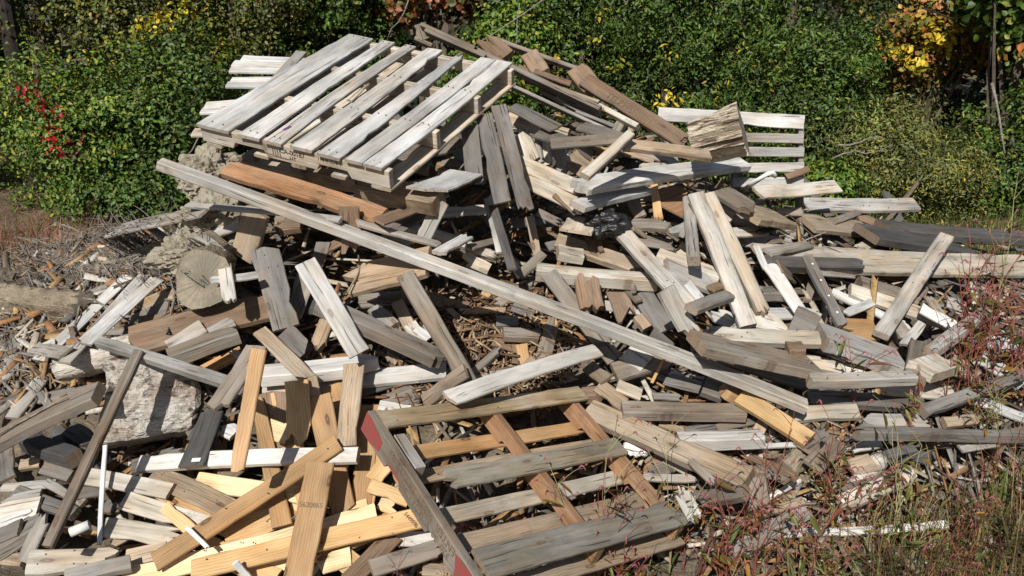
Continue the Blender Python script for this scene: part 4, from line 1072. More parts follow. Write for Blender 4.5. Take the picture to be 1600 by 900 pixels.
# logs, stumps, clods first: the boards rest on them
def put_log(name, label, cat, u1, v1, u2, v2, dpx, mat, seed, lift=0, flat=1., n0=None, cut=True, d=None, ridges_flat=False, **kw):
    d1, d2 = d or (dep(D0, u1, v1) - lift, dep(D0, u2, v2) - lift)
    P1, P2 = pt(u1, v1, d1), pt(u2, v2, d2); a, b, n = frame(P1, P2, 0, 3, n0)
    L = float(np.linalg.norm(P2 - P1)); R = dpx / 2 / FPX * (d1 + d2) / 2
    V, Fc = log_geo(L, R, seed, flat=flat, **kw); o = mesh_obj(name, V, Fc, mat); fixn(o.data)
    if ridges_flat: pass
    else: o.data.polygons.foreach_set('use_smooth', np.array([len(f) > 3 for f in Fc]))
    o.data.materials.append(M['cut']); o.data.polygons.foreach_set('material_index', np.array([int(len(f) == 3) for f in Fc], np.int32))
    o.matrix_world = mat_from(a, b, n, (P1 + P2) / 2); tag(o, label, cat, None, 'thing')
    P = -n * 0
    vw = ray((u1 + u2) / 2, (v1 + v2) / 2); vw = vw / np.linalg.norm(vw); sd = np.cross(vw, a); sd /= np.linalg.norm(sd)
    stamp(P1 - vw * R * .9, P2 - vw * R * .9, sd, 2 * R * .9); return o, L, R
put_log('barked_log', 'split log with deep ridged bark resting in front of the leaning slatted pallet', 'log', 1082, 224, 1160, 204, 58, M['bark'], 21, d=(5.0, 4.9), ridges=.42, taper=1.25, nseg=40, crook=.0, ridges_flat=True, wave=.12)
put_log('muddy_log', 'thick mud-caked log half buried at the left edge under the root tangle', 'log', -40, 462, 128, 482, 46, M['logd'], 22, .02, ridges=.45)
put_log('small_log', 'pale muddy log lying at the near side of the root tangle', 'log', 155, 421, 226, 406, 22, M['logd'], 23, .05)
put_log('small_log', 'crooked grey log running up right from the pale muddy log', 'log', 222, 402, 305, 378, 24, M['logd'], 24, .05, crook=.2)
o, L, R = put_log('cut_stump', 'muddy round log with its cracked cut face turned out, under the clay clods', 'stump', 328, 420, 318, 440, 84, M['logd'], 25, d=(4.75, 4.28), taper=1.0, ridges=.12, n0=np.array([0, -.2, 1.]))
put_log('log_slab', 'bleached white log slab beside the square stump chunk', 'log', 98, 572, 226, 540, 52, M['logw'], 26, .24, taper=.8, ridges=.16, nseg=22)
put_log('driftwood_log', 'pale knobbly driftwood log above the long diagonal beam, left of the dark hole', 'log', 622, 350, 778, 402, 24, M['logw'], 27, .2, ridges=.3, ragged=.08, taper=.75)
put_log('rotten_log', 'short rough log with an orange rotten end in the dark hollow', 'log', 432, 350, 468, 348, 24, M['logd'], 28, .0, ridges=.4)
put_log('rotten_log', 'knobbly tree-branch chunk poking from the debris behind the stubby dark block', 'log', 1228, 735, 1262, 690, 34, M['logd'], 29, .05, ridges=.4)
put_log('log_piece', 'rounded pale log end lying in the weeds below the dark straight timber', 'log', 1330, 770, 1372, 720, 34, M['logw'], 33, .03, ridges=.2)
# square stump chunk: a squared, fibrous block
def chunk():
    rg = random.Random(5); nx, ny = 16, 14; V = []; Fc = []
    Wd, Hg, Th = .46, .42, .20
    def edge(s, t):
        x = (s - .5) * Wd * (1 + .05 * math.sin(t * 5)); z = (t - .5) * Hg
        if t > .85: z -= .035 * (.5 + .5 * math.sin(s * 4 + 2.4)) * (t - .85) / .15
        if t < .3: z += .07 * s * (0.3 - t) / .3
        if s > .85: x -= .03 * (.5 + .5 * math.sin(t * 8)) * (s - .85) / .15
        if s < .15: x += .045 * math.sin(t * 3.) * (.15 - s) / .15
        return x, z
    for f in (0, 1):
        for i in range(nx + 1):
            for j in range(ny + 1):
                x, z = edge(i / nx, j / ny); rim = min(i, nx - i, j, ny - j)
                y = (-Th / 2 - rg.uniform(0, .014) * (rim > 0) + .018 * (rim == 0)) * (1 if f == 0 else -1); V.append((x + rg.uniform(-.004, .004), y, z + rg.uniform(-.004, .004)))
    n1 = (nx + 1) * (ny + 1); I = lambda f, i, j: f * n1 + i * (ny + 1) + j
    for f in (0, 1):
        for i in range(nx):
            for j in range(ny): Fc.append((I(f, i, j), I(f, i + 1, j), I(f, i + 1, j + 1), I(f, i, j + 1)))
    for i in range(nx): Fc += [(I(0, i, 0), I(1, i, 0), I(1, i + 1, 0), I(0, i + 1, 0)), (I(0, i, ny), I(0, i + 1, ny), I(1, i + 1, ny), I(1, i, ny))]
    for j in range(ny): Fc += [(I(0, 0, j), I(0, 0, j + 1), I(1, 0, j + 1), I(1, 0, j)), (I(0, nx, j), I(1, nx, j), I(1, nx, j + 1), I(0, nx, j + 1))]
    o = mesh_obj('stump_chunk', V, Fc, M['chunk']); fixn(o.data)
    vf = Vector(-ray(232, 635)).normalized(); z = (Vector((.02, .35, .9)) - vf * Vector((.02, .35, .9)).dot(vf)).normalized(); y = -(vf + Vector((.05, .0, .25))).normalized(); x = y.cross(z).normalized(); z = x.cross(y)
    dd_ = float(np.percentile([dep(D, u, v) for u in range(165, 300, 10) for v in range(575, 690, 10)], 22)) - .03
    P = pt(232, 630, dd_); o.matrix_world = mat_from(x, y, z, P)
    tag(o, 'square chunk of rotting pale stump standing on edge behind the tall thin pole', 'stump', None, 'thing')
    s = np.array(x); stamp(pt(232, 572, dd_ - .1), pt(232, 690, dd_ - .1), s, .48)
# clay clods
def clod(name, label, u, v, d, r, seed):
    from mathutils import noise as mn
    bm = bmesh.new(); bmesh.ops.create_icosphere(bm, subdivisions=5, radius=1); off = Vector((seed * 7.3, seed * 3.1, seed))
    for vt in bm.verts:
        c = vt.co.copy(); q = c * 1.6 + off
        f = .34 * mn.noise(q) + .20 * mn.noise(q * 2.3) + .09 * mn.noise(q * 6) + .05 * mn.noise(q * 14)
        cell = mn.voronoi(q * 2.2)[0]; f -= .16 * max(0, .18 - (cell[1] - cell[0])) / .18
        c *= 1 + f; vt.co = Vector((c.x * r[0], c.y * r[1], c.z * r[2]))
    me = bpy.data.meshes.new(name); bm.to_mesh(me); bm.free(); me.materials.append(M['clay']); o = link(bpy.data.objects.new(name, me)); o.location = pt(u, v, d)
    tag(o, label, 'clay', None, 'thing')
    rr = r[0] * .8; stamp(pt(u - 10, v, d - rr), pt(u + 10, v, d - rr), np.array([0, 0, 1.]), r[2] * 1.4)
clod('clay_clod', 'upper lump of dry cracked clay under the left corner of the top pallet', 328, 275, 4.95, (.17, .16, .17), 1)
clod('clay_clod', 'lower lump of dry clay around which dusty boards stick out', 338, 345, 4.8, (.20, .18, .15), 2)
clod('clay_clod', 'wide dusty clay lump directly above the cut face of the round log', 300, 398, 4.75, (.20, .2, .11), 3)

o = do_row('353 259 596 336 27 4.5 O l0,ecc,d4.62_4.18|orange-brown beam with a darker end under the top pallet, pointing down right', 3001)
ex = {}
LINES = [l for l in ROWDATA.strip().splitlines() if l.strip() and l[0] != '#']
for l in LINES:
    if l.split('|')[1].strip(): used[l.split('|')[1].strip()] = 1
for k, l in enumerate(LINES):
    if l.startswith('-10 690'): chunk()
    key = ' '.join(l.split()[:4]); ex[key] = do_row(l, 5000 + k)
# hanging dark slats, standing post and the long beam lie over the rest
for k, l in enumerate(['733 196 743 288 29 2 D d4.75_4.55,ecb|left one of three dark hanging slats, ending in a ragged point', '756 178 785 316 27 2 D d4.8_4.5,ecc|middle one of three dark hanging slats, cut square at its foot',
    '779 164 824 332 25 2 D d4.85_4.5,ecb|longest of three dark hanging slats, nearest the upended cream pallet']):
    do_row(l, 7000 + k)
stamp(pt(745, 200, 4.8), pt(800, 330, 4.55), np.array([1., 0, 0]), .25)
do_row('545 326 550 401 32 5 N d4.12_4.2|dark brown post standing upright before the end of the orange-brown beam', 7010)
do_row('290 318 532 341 8 3 G l1|thin grey batten running level left of the dark brown post', 7011)
do_row('560 345 692 382 8 3 G l1|thin grey batten falling right from the dark brown post', 7012)
lb = do_row('250 249 1262 631 10.5 5.5 S w2.2,r22,p1.3,d4.10_4.13|longest beam of all, running diagonally across the whole pile', 7013)
do_row('683 394 732 366 14 3 W l1,ebb|small white splinter lying across the long diagonal beam', 7014)
do_row('903 318 1010 291 16 4 W l2|white batten meeting the lower edge of the upended cream pallet', 7015)
do_row('900 288 1164 250 20 5 W l2|long silver timber rising right to the foot of the barked log', 7016)
do_row('914 272 986 206 15 4 L l4|rounded grey timber standing out up right over the silver timber', 7017)
do_row('1228 275 1264 262 9 3 N l2|small dark brown board crossing the lowest slats of the leaning slatted pallet', 7018)
# dowels in the pale beam
bo = ex['838 418 1028 436'][0]
# nails, tags and details that belong to boards
def detail(board, name, x, y, geo, mat, z=None):
    V, Fc = geo; o = mesh_obj(name, V, Fc, mat, board); o.location = (x, y, z or 0); return o
def disc(r, h=.002):
    return tube_geo([(0, 0, 0), (0, 0, h)], [r, r], 8)
def top_of(o): return max(v[2] for v in o.bound_box)
o, L, W = ex['1262 398 1318 508']
for f in (-.36, -.12, .1, .33): detail(o, 'nail_head', f * L, 0, disc(.006), M['white'], top_of(o) - .001)
o, L, W = ex['1355 362 1512 390']
detail(o, 'paper_tag', L / 2 - .05, 0, ([(-.02, -.012, 0), (.02, -.012, 0), (.02, .012, 0), (-.02, .012, 0), (-.02, -.012, .002), (.02, -.012, .002), (.02, .012, .002), (-.02, .012, .002)], [(0, 3, 2, 1), (4, 5, 6, 7), (0, 1, 5, 4), (1, 2, 6, 5), (2, 3, 7, 6), (3, 0, 4, 7)]), M['white'], top_of(o) + .0005)
o, L, W = ex['297 728 330 643']
detail(o, 'paper_tag', -L / 2 + .03, -.02, ([(-.01, -.02, 0), (.01, -.02, 0), (.01, .02, 0), (-.01, .02, 0), (-.01, -.02, .002), (.01, -.02, .002), (.01, .02, .002), (-.01, .02, .002)], [(0, 3, 2, 1), (4, 5, 6, 7), (0, 1, 5, 4), (1, 2, 6, 5), (2, 3, 7, 6), (3, 0, 4, 7)]), M['white'], top_of(o) + .0005)
o, L, W = ex['1090 533 1272 574']; detail(o, 'bent_nail', .42 * L, -.02, tube_geo([(0, 0, 0), (.005, -.005, .03), (.03, -.03, .05)], [.003, .003, .003], 6), M['steel'], top_of(o) - .004)
o, L, W = ex['838 418 1028 436']
for f in (-.12, .3): detail(o, 'dowel', f * L, -W * .3, tube_geo([(0, -.03, 0), (0, -.075, 0)], [.014, .014], 10), M['root'], 0)
for key in ('957 341 1084 482', '1378 519 1480 366', '1110 519 1282 526', '1265 590 1430 587', '918 635 1168 745', '1257 318 1433 317', '238 738 360 795', '240 878 528 690', '42 877 190 871', '412 385 448 512', '298 890 668 806', '190 905 588 800'):
    o, L, W = ex[key]; rq = random.Random(len(key) + int(L * 100)); zt = top_of(o)
    for _ in range(6): detail(o, 'nail_head', rq.uniform(-.46, .46) * L, rq.uniform(-.38, .38) * W, disc(.0035), M['ink'], zt - .0022)
# stamped marks
o, L, W = ex['500 722 463 906']; a = o.matrix_world.to_3x3()
def surf_text(o, s, size, x, y, rot, mat): return text('stamp_lettering', s, size, o, Matrix.Translation((x, y, top_of(o) - .0006)) @ Matrix.Rotation(rad(rot), 4, 'Z'), mat)
T_ROT = {}
def board_rot(o):    # turn so that the text reads left to right across the view
    m = o.matrix_world.to_3x3(); xx = m.inverted() @ Vector((1, 0, 0)); return math.degrees(math.atan2(xx.y, xx.x))
r_ = board_rot(o); y_ = 1 if a.col[1].x < 0 else -1
surf_text(o, '5620865', .030, -.10 * L, .43 * W * y_, round(r_ / 90) * 90, M['inkl'])
o, L, W = ex['298 890 668 806']; surf_text(o, '5449596', .024, .40 * L, .3 * W, round(board_rot(o) / 90) * 90 - 60, M['inkl'])
# rope loop on the tan plank
o, L, W = ex['508 446 668 404']; detail(o, 'rope_loop', -.2 * L, 0, tube_geo([(.02 * math.sin(t * 3), (t - .5) * W * 1.15, .004 + .02 * max(0, math.cos(t * 2.5))) for t in np.linspace(0, 1, 9)], [.0045] * 9, 6), M['rope'], top_of(o))

# ---------------------------------------------------------------- the red-ended pallet in front
Mw = Matrix([[FPx[i] , FPy[i], FPn[i], FPo[i]] for i in range(3)] + [[0, 0, 0, 1]]) @ Matrix.Scale(.92, 4)
root = empty('front_pallet'); root.matrix_basis = Mw; tag(root, 'weathered pallet with red painted stringer ends lying aslant at the front', 'pallet', None, 'thing')
for k, (x0, x1, y0, y1, en, tn) in enumerate([(0.0, .105, .0, 1.22, 'cc', 'B'), (.39, .505, .10, 1.17, 'bc', 'G'), (.82, .965, .02, 1.22, 'cb', 'G')]):
    q = quad_board('deck_board', x0, x1, x0, x1, y0, y1, -.01, .02, tn, 1210 + k, root, en); q.color = [(.34, .27, .17, 1), (.25, .225, .17, 1), (.19, .175, .145, 1)][k]
for dk in [c for c in root.children if c.name.startswith('deck_board')]:
    for sx_ in (-.47, 0.02, .46):
        for sy_ in (-.2, .22): detail(dk, 'nail_head', sx_ * 1.16, sy_ * .12, disc(.0042), M['ink'], .0085)
out = prism('stringer', notched(-.02, .98, .115, -.012, [(.22, .36), (.6, .76)], .03), -.035, .005, 'B', 1220, root)
prism('stringer', notched(0.0, .96, .095, -.021, [(.2, .36), (.6, .76)], .03), .60, .645, 'O', 1221, root)
prism('stringer', notched(0.0, .96, .095, -.021, [(.2, .36), (.6, .76)], .03), 1.12, 1.165, 'O', 1222, root)
prism('brace', [(.13, -.03), (.13, -.09), (.34, -.09), (.34, -.03)], .03, .085, 'G', 1223, root)
for k, (x0, x1, tn) in enumerate(((.13, .215, 'K'), (.27, .345, 'T'), (.50, .585, 'L'), (.65, .74, 'T'), (.90, .99, 'T'))):
    quad_board('bottom_board', x0, x1, x0, x1, .0, 1.2, -.128, .018, tn, 1230 + k, root, 'cc')
def patch(name, prof, parent, y, mat):
    n = len(prof); V = [(x, y, z) for x, z in prof] + [(x, y - .0012, z) for x, z in prof]
    Fc = [tuple(range(n)), tuple(range(2 * n - 1, n - 1, -1))] + [(i, n + i, n + (i + 1) % n, (i + 1) % n) for i in range(n)]
    o = mesh_obj(name, V, Fc, mat, parent); fixn(o.data); return o
patch('red_paint', [(-.018, -.02), (.02, -.018), (.11, -.03), (.155, -.045), (.15, -.10), (.07, -.122), (-.018, -.118)], out, -.0362, M['red'])
patch('red_paint', [(.80, -.03), (.86, -.016), (.97, -.02), (.978, -.12), (.84, -.122), (.83, -.08)], out, -.0362, M['red'])
patch('red_paint', [(.23, -.088), (.27, -.08), (.34, -.085), (.35, -.094), (.25, -.096)], out, -.0362, M['red'])
Rb = Matrix.Rotation(rad(90), 4, 'X') @ Matrix.Rotation(rad(180), 4, 'Z')
text('stencil_lettering', 'ENTER  53511  BETTLING', .052, out, Matrix.Translation((.80, -.0363, -.022)) @ Rb, M['inkl'])
text('stencil_lettering', '320  30  V  0053-C303', .046, out, Matrix.Translation((.78, -.0363, -.068)) @ Rb, M['inkl'])
# ---------------------------------------------------------------- plastic, metal and paper things
def tube_obj(name, label, cat, pts, r, mat, seg=8):
    V, Fc = tube_geo(pts, r if isinstance(r, list) else [r] * len(pts), seg); o = mesh_obj(name, V, Fc, mat); fixn(o.data); tag(o, label, cat, None, 'thing'); o.data.polygons.foreach_set('use_smooth', np.array([len(f) == 4 for f in Fc])); return o
dS = lambda u, v, l=0.: pt(u, v, dep(D, u, v) - l)
tube_obj('plastic_pipe', 'short white plastic pipe lying in the dirt right of the tall thin pole', 'pipe', [dS(110, 832, .03), dS(140, 820, .03)], .022, M['pvc'], 14)
tube_obj('bent_rod', 'bent white plastic rod in front of the leaning slatted pallet', 'rod', [dS(1160, 298, .02), pt(1180, 284, 5.0), pt(1200, 271, 4.98), pt(1207, 269, 4.98), pt(1212, 276, 5.0)], .014, M['pvc'])
o, L, W = put_board((164, 686, 155, 850, 8, 1.2, 'W', ['l1']), 77, 'metal_trim'); o.data.materials[0] = M['alu']; tag(o, 'narrow white metal trim strip standing right of the tall thin pole', 'metal trim', None, 'thing')
o, L, W = put_board((291, 823, 325, 856, 8, 1.4, 'W', ['l3']), 78, 'plastic_trim'); o.data.materials[0] = M['pvc']; tag(o, 'short glossy white plastic trim lying across the diagonal honey plank', 'plastic trim', None, 'thing')
o, L, W = put_board((368, 880, 392, 908, 12, 1.6, 'W', ['l3']), 79, 'painted_offcut'); o.data.materials[0] = M['pvc']; tag(o, 'white painted trim end at the bottom edge on the longest honey plank', 'trim', None, 'thing')
def bag(name, label, u, v, d, r, seed, mat):
    from mathutils import noise as mn
    bm = bmesh.new(); bmesh.ops.create_icosphere(bm, subdivisions=5, radius=1); off = Vector((seed * 5.3, seed * 2.1, seed))
    for vt in bm.verts:
        c = vt.co.copy(); q = c * 1.5 + off
        f = .5 * mn.noise(q) - .42 * abs(mn.noise(q * 2.2)) - .20 * abs(mn.noise(q * 4.2 + Vector((3, 1, 2))))
        c *= 1.1 + f; vt.co = Vector((c.x * r[0], c.y * r[1], c.z * r[2]))
    me = bpy.data.meshes.new(name); bm.to_mesh(me); bm.free(); me.materials.append(mat); o = link(bpy.data.objects.new(name, me)); o.location = pt(u, v, d); me.polygons.foreach_set('use_smooth', np.ones(len(me.polygons), bool)); tag(o, label, 'plastic bag', None, 'thing')
bag('plastic_bag', 'crumpled shiny black plastic bag wedged left of the smooth silver plank', 948, 350, dep(D, 948, 350) - .02, (.125, .085, .07), 4, M['plastic'])
bag('plastic_sheet', 'scrap of white plastic sheet crumpled right of the front pallet under the tan timber', 993, 700, dep(D, 993, 700) - .03, (.07, .05, .035), 8, M['pvc'])
o = tube_obj('yellow_petal', 'tiny yellow petal lying on the pale honey boards', 'leaf', [dS(430 + 212, 795, .01), dS(430 + 216, 797, .012)], [.006, .012], simple_mat('petal', (.75, .6, .02))); o.location = (0, 0, 0)

# ---------------------------------------------------------------- roots
rg = random.Random(3)
def root_pts(u, v, ang, L, n, wob, lift):
    P = []
    for k in range(n):
        P.append(pt(u, v, dep(D, u, v) - lift - rg.uniform(0, .03))); ang += rg.uniform(-wob, wob); u += math.cos(ang) * L / n; v += math.sin(ang) * L / n
    for _ in range(2): P = [P[0]] + [(P[i - 1] + P[i] * 2 + P[i + 1]) / 4 for i in range(1, n - 1)] + [P[-1]]
    return P
VV = []; FF = []
for _ in range(900):
    u, v = rg.gauss(170, 85), rg.gauss(385, 42)
    if v < 318 + abs(u - 320) * .22: v = 318 + abs(u - 320) * .22 + rg.uniform(5, 70)
    if u > 330 or (u > 50 and v > 432): continue
    n = rg.randint(5, 8); r = rg.uniform(.0012, .0042) * (1 if rg.random() < .92 else 2.4)
    V, Fc = tube_geo(root_pts(u, v, rg.uniform(-.5, .5) + (math.pi if rg.random() < .5 else 0) + rg.choice((0, 0, 1.2)), rg.uniform(14, 60), n, .55, .015), [r * (1 - .7 * q / n) for q in range(n)], 5)
    k = len(VV); VV += V; FF += [tuple(i + k for i in f) for f in Fc]
for _ in range(260):
    u, v = rg.uniform(-120, 120), rg.uniform(400, 600); n = 6
    if u > 50 and v > 425: continue; r = rg.uniform(.0012, .004)
    V, Fc = tube_geo(root_pts(u, v, rg.uniform(0, 6.3), rg.uniform(20, 70), n, .5, .01), [r * (1 - .7 * q / n) for q in range(n)], 5); k = len(VV); VV += V; FF += [tuple(i + k for i in f) for f in Fc]
o = mesh_obj('root_tangle', VV, FF, M['root']); tag(o, 'matted tangle of dry roots and twigs covering the left shoulder of the pile', 'roots', None, 'stuff')
for k, (pp, r, lab) in enumerate([([(270, 420), (272, 470), (262, 520), (255, 540)], .009, 'thick dry root hanging down over the broad brown plank'), ([(135, 448), (122, 490), (118, 520), (120, 530)], .007, 'short root hanging at the left slats below the muddy log'),
    ([(135, 366), (110, 398), (84, 424)], .008, 'straight bleached twig lying across the root tangle, falling left'), ([(205, 392), (240, 412), (262, 428), (270, 450), (280, 480)], .007, 'curved root arching toward the cut face of the round log'),
    ([(130, 466), (160, 476), (190, 494)], .007, 'crooked root lying over the three parallel white slats'), ([(318, 200), (300, 235), (285, 250)], .006, 'thin bare twig drooping from the left corner of the top pallet'),
    ([(60, 400), (90, 412), (150, 395)], .006, 'pale forked-looking twig low on the root tangle'), ([(-5, 680), (50, 650), (105, 621)], .006, 'thin yellow cane lying along the long brown rail')]):
    P = [dS(u, v, .03) for u, v in pp]; Q_ = [P[0]]
    for a_, b_ in zip(P[:-1], P[1:]): Q_ += [(a_ + b_) / 2 + np.array([rg.uniform(-.01, .01)] * 3), b_]
    tube_obj('dry_root' if 'root' in lab else 'twig', lab, 'root' if 'root' in lab else 'twig', Q_, [r * (1 - .5 * i / len(Q_)) for i in range(len(Q_))], M['root'], 6)
# ---------------------------------------------------------------- shrubs and trees behind
def px(u, y): return (u - 800) / FPX * (y * math.cos(PITCH) + .45)
TREES = [
 # name, category, label, u, y, blobs(rel x, rel y, z, rx, ry, rz), n, leaf, elong, material, extra
 ('leafy_shrub', 'shrub', 'bright small-leaved shrub at the far left with crimson creeper leaves on it', 120, 9.8, [(0, 0, .8, 1.15, .8, .85), (-.5, .1, 1.3, .8, .75, .65), (.55, .1, 1.2, .75, .7, .65)], 17000, .055, 1.7, 'bright', ('red', [(.0, -.80, 1.55, .08, .06, .05), (.2, -.86, 1.35, .07, .06, .12), (.24, -.88, 1.12, .10, .06, .08), (.34, -.88, 1.0, .06, .05, .04)], 130)),
 ('leafy_shrub', 'shrub', 'dark rounded shrub beside the white slats, left of the top pallet', 255, 10.0, [(0, 0, .8, .95, .8, .85), (.3, .3, 1.5, .8, .7, .6)], 13000, .06, 1.6, 'green', None),
 ('young_tree', 'tree', 'broad-leaved olive green tree behind the far left shrub, patched with yellow', 235, 11.8, [(0, 0, 2.0, 1.4, .9, .9), (-.3, 0, 3.2, 1.4, 1, .9), (.9, 0, 2.5, .8, .8, .8), (0, 0, 1.0, 1.2, .8, .8)], 24000, .062, 1.5, 'olive', ('yellow', [(.55, -.85, 2.15, .3, .12, .22), (.9, -.8, 2.3, .2, .1, .15)], 220)),
 ('young_tree', 'tree', 'vine-hung olive tree just left of the peak, flecked with yellow', 385, 11.2, [(0, 0, 1.2, .85, .7, 1.1), (.2, .1, 2.4, .8, .7, .8), (-.2, .1, 3.4, .9, .8, .8)], 18000, .056, 1.5, 'olive', ('yellow', [(-.1, -.65, 1.75, .2, .1, .2), (-.3, -.6, 1.1, .22, .1, .16)], 160)),
 ('young_tree', 'tree', 'green broad-leaved tree directly behind the top pallet', 520, 11.8, [(0, 0, 1.6, 1.1, .8, .9), (0, .1, 2.8, 1.2, .9, .9)], 17000, .068, 1.4, 'green', None),
 ('maple_sapling', 'tree', 'rust and orange leaved sapling above the top pallet at the frame top', 665, 11.6, [(-.1, 0, 2.6, .62, .5, .5), (.35, 0, 2.5, .35, .4, .3)], 1900, .10, 1.3, 'rust', None),
 ('leafy_shrub', 'shrub', 'yellow-green shrub rising behind the collapsed brown pallet', 775, 11.2, [(0, 0, 1.3, .7, .6, .8), (.2, 0, 2.0, .6, .5, .5)], 9000, .065, 1.5, 'bright', None),
 ('young_tree', 'tree', 'mid-green tree with thin bare stems right of the rust-leaved sapling', 900, 11.8, [(-.2, 0, 1.5, 1.1, .7, 1.0), (.1, .1, 2.8, 1.2, .9, .9)], 14000, .07, 2.0, 'green', ('yellow', [(.1, -.8, 1.7, .7, .1, .6)], 45)),
 ('leafy_shrub', 'shrub', 'tall narrow-leaved shrub with scattered yellow leaves behind the stencilled stringer', 1035, 11.0, [(0, 0, 1.1, .9, .7, 1.1), (.1, .1, 2.2, .9, .8, .8)], 16000, .065, 2.4, 'green', ('yellow', [(0, -.75, 1.5, .7, .1, .7)], 60)),
 ('young_tree', 'tree', 'deep green long-leaved tree straight above the barked log', 1150, 11.2, [(0, 0, 1.2, .9, .7, 1.1), (0, .1, 2.5, 1, .8, .9)], 16000, .07, 2.6, 'green', ('yellow', [(.1, -.8, 1.7, .5, .1, .3)], 40)),
 ('leafy_shrub', 'shrub', 'dense green shrub at the right end of the leaning slatted pallet', 1275, 10.4, [(0, 0, .95, .8, .7, 1.0), (.1, .1, 1.8, .7, .6, .6)], 14000, .065, 2.4, 'green', None),
 ('dark_tree', 'tree', 'near-black shade-coloured tree between the green shrub and the orange-yellow tree', 1330, 12.6, [(0, 0, 1.8, 1.1, .8, 1.2), (0, 0, 3.2, 1.2, .9, 1.0)], 9000, .07, 2.2, 'dark', None),
 ('willow_shrub', 'shrub', 'grey-green willow-like rounded shrub at the right behind the blackened beams', 1405, 10.0, [(0, 0, .62, .95, .7, .7), (-.3, .1, .95, .7, .6, .45), (.5, 0, .5, .7, .6, .5)], 19000, .055, 3.0, 'willow', ('yellow', [(.1, -.75, .7, .5, .1, .3)], 60)),
 ('maple_tree', 'tree', 'orange and yellow autumn tree near the top right of the woods', 1445, 12.2, [(-.1, 0, 2.25, .95, .5, .42), (-.25, 0, 1.65, .5, .4, .4), (.9, 0, 2.0, .45, .4, .5)], 4200, .085, 1.3, 'orange', ('yellow', [(-.3, -.4, 1.75, .35, .2, .4)], 420)),
 ('oak_sapling', 'tree', 'slender oak sapling with a pale bent stem near the right edge', 1550, 11.0, [(-.1, 0, 2.5, .75, .6, .55), (.3, 0, 2.1, .5, .4, .4)], 2600, .12, 1.3, 'green', ('orange', [(.1, -.5, 1.85, .4, .2, .15)], 60)),
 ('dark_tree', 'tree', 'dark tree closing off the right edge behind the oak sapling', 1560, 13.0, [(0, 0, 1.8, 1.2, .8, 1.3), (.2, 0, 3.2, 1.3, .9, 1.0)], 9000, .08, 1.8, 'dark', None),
 ('leafy_shrub', 'shrub', 'low green shrub at the right edge beneath the oak sapling', 1585, 10.2, [(0, 0, .6, .8, .6, .7), (.5, 0, 1.1, .6, .5, .5)], 9000, .065, 1.9, 'green', None),
 ('leafy_shrub', 'shrub', 'small bright plant clump between the leaning slatted pallet and the willow-like shrub', 1290, 9.4, [(0, 0, .35, .5, .4, .4)], 2600, .07, 1.8, 'bright', None),
 ('leafy_shrub', 'shrub', 'shadowed low shrub left of the clay clods', 220, 9.3, [(0, 0, .38, .8, .5, .42)], 6000, .055, 1.7, 'green', None),
]
OUT = [('outer_shrub', -520, 10.5, 'green'), ('outer_shrub', -250, 10.8, 'olive'), ('outer_shrub', -90, 11.5, 'dark'), ('outer_shrub', 1720, 10.6, 'green'), ('outer_shrub', 1880, 10.8, 'olive'), ('outer_shrub', 2100, 11, 'dark')]
OL = ['green shrub far beyond the left edge', 'olive shrub just beyond the left edge', 'dark shrub at the left edge behind the bright one', 'green shrub just beyond the right edge', 'olive shrub farther beyond the right edge', 'dark shrub farthest beyond the right edge']
M['darkbark'] = simple_mat('dark_bark', (.05, .042, .035), .9, .1, (.025, .02, .018), 18, .004, 60)
for k, (nm, cat, lab, u, y, bl, n, sz, el, mt, exx) in enumerate(TREES):
    plant_tree(nm, cat, lab, px(u, y), y, bl, n, sz, el, mt, 300 + k, .03 if cat == 'shrub' else .06, 'trees and shrubs along the wood edge', extra=exx, lean=(.3, 0) if 'slender' in lab else (0, 0))
for k, ((nm, u, y, mt), lab) in enumerate(zip(OUT, OL)):
    plant_tree('leafy_shrub', 'shrub', lab, px(u, y), y, [(0, 0, 1., 1.3, .8, 1.1), (.2, .1, 2.4, 1.2, .8, .9)], 6500, .08, 1.8, mt, 400 + k, .04, 'trees and shrubs along the wood edge')
# bare trunks
def trunk(label, u, y, r, h, col, lean, seed):
    root = empty('forest_tree', (px(u, y), y, 0)); tag(root, label, 'tree', 'trunks in the wood', 'thing')
    V, Fc = tube_geo([(lean * s + .04 * math.sin(4 * s + seed), 0, h * s - .1) for s in np.linspace(0, 1, 9)], [r * (1 - .5 * s) for s in np.linspace(0, 1, 9)], 10)
    mesh_obj('trunk', V, Fc, M[col], root)
    rng = np.random.default_rng(seed); C, Nn = clump_points([(lean, 0, h, 1.6, 1.4, 1.1)], 2600, rng, .2); V, Q = leaf_arrays(C, Nn, .12, 1.6, rng); np_mesh('crown', V, Q, LM['dark'], root)
trunk('thick dark trunk in deep shade at the left edge', 32, 11.2, .13, 5, 'darkbark', .1, 1)
trunk('slim grey trunk glimpsed right of the top pallet', 842, 12.6, .05, 5, 'stem', .3, 2)
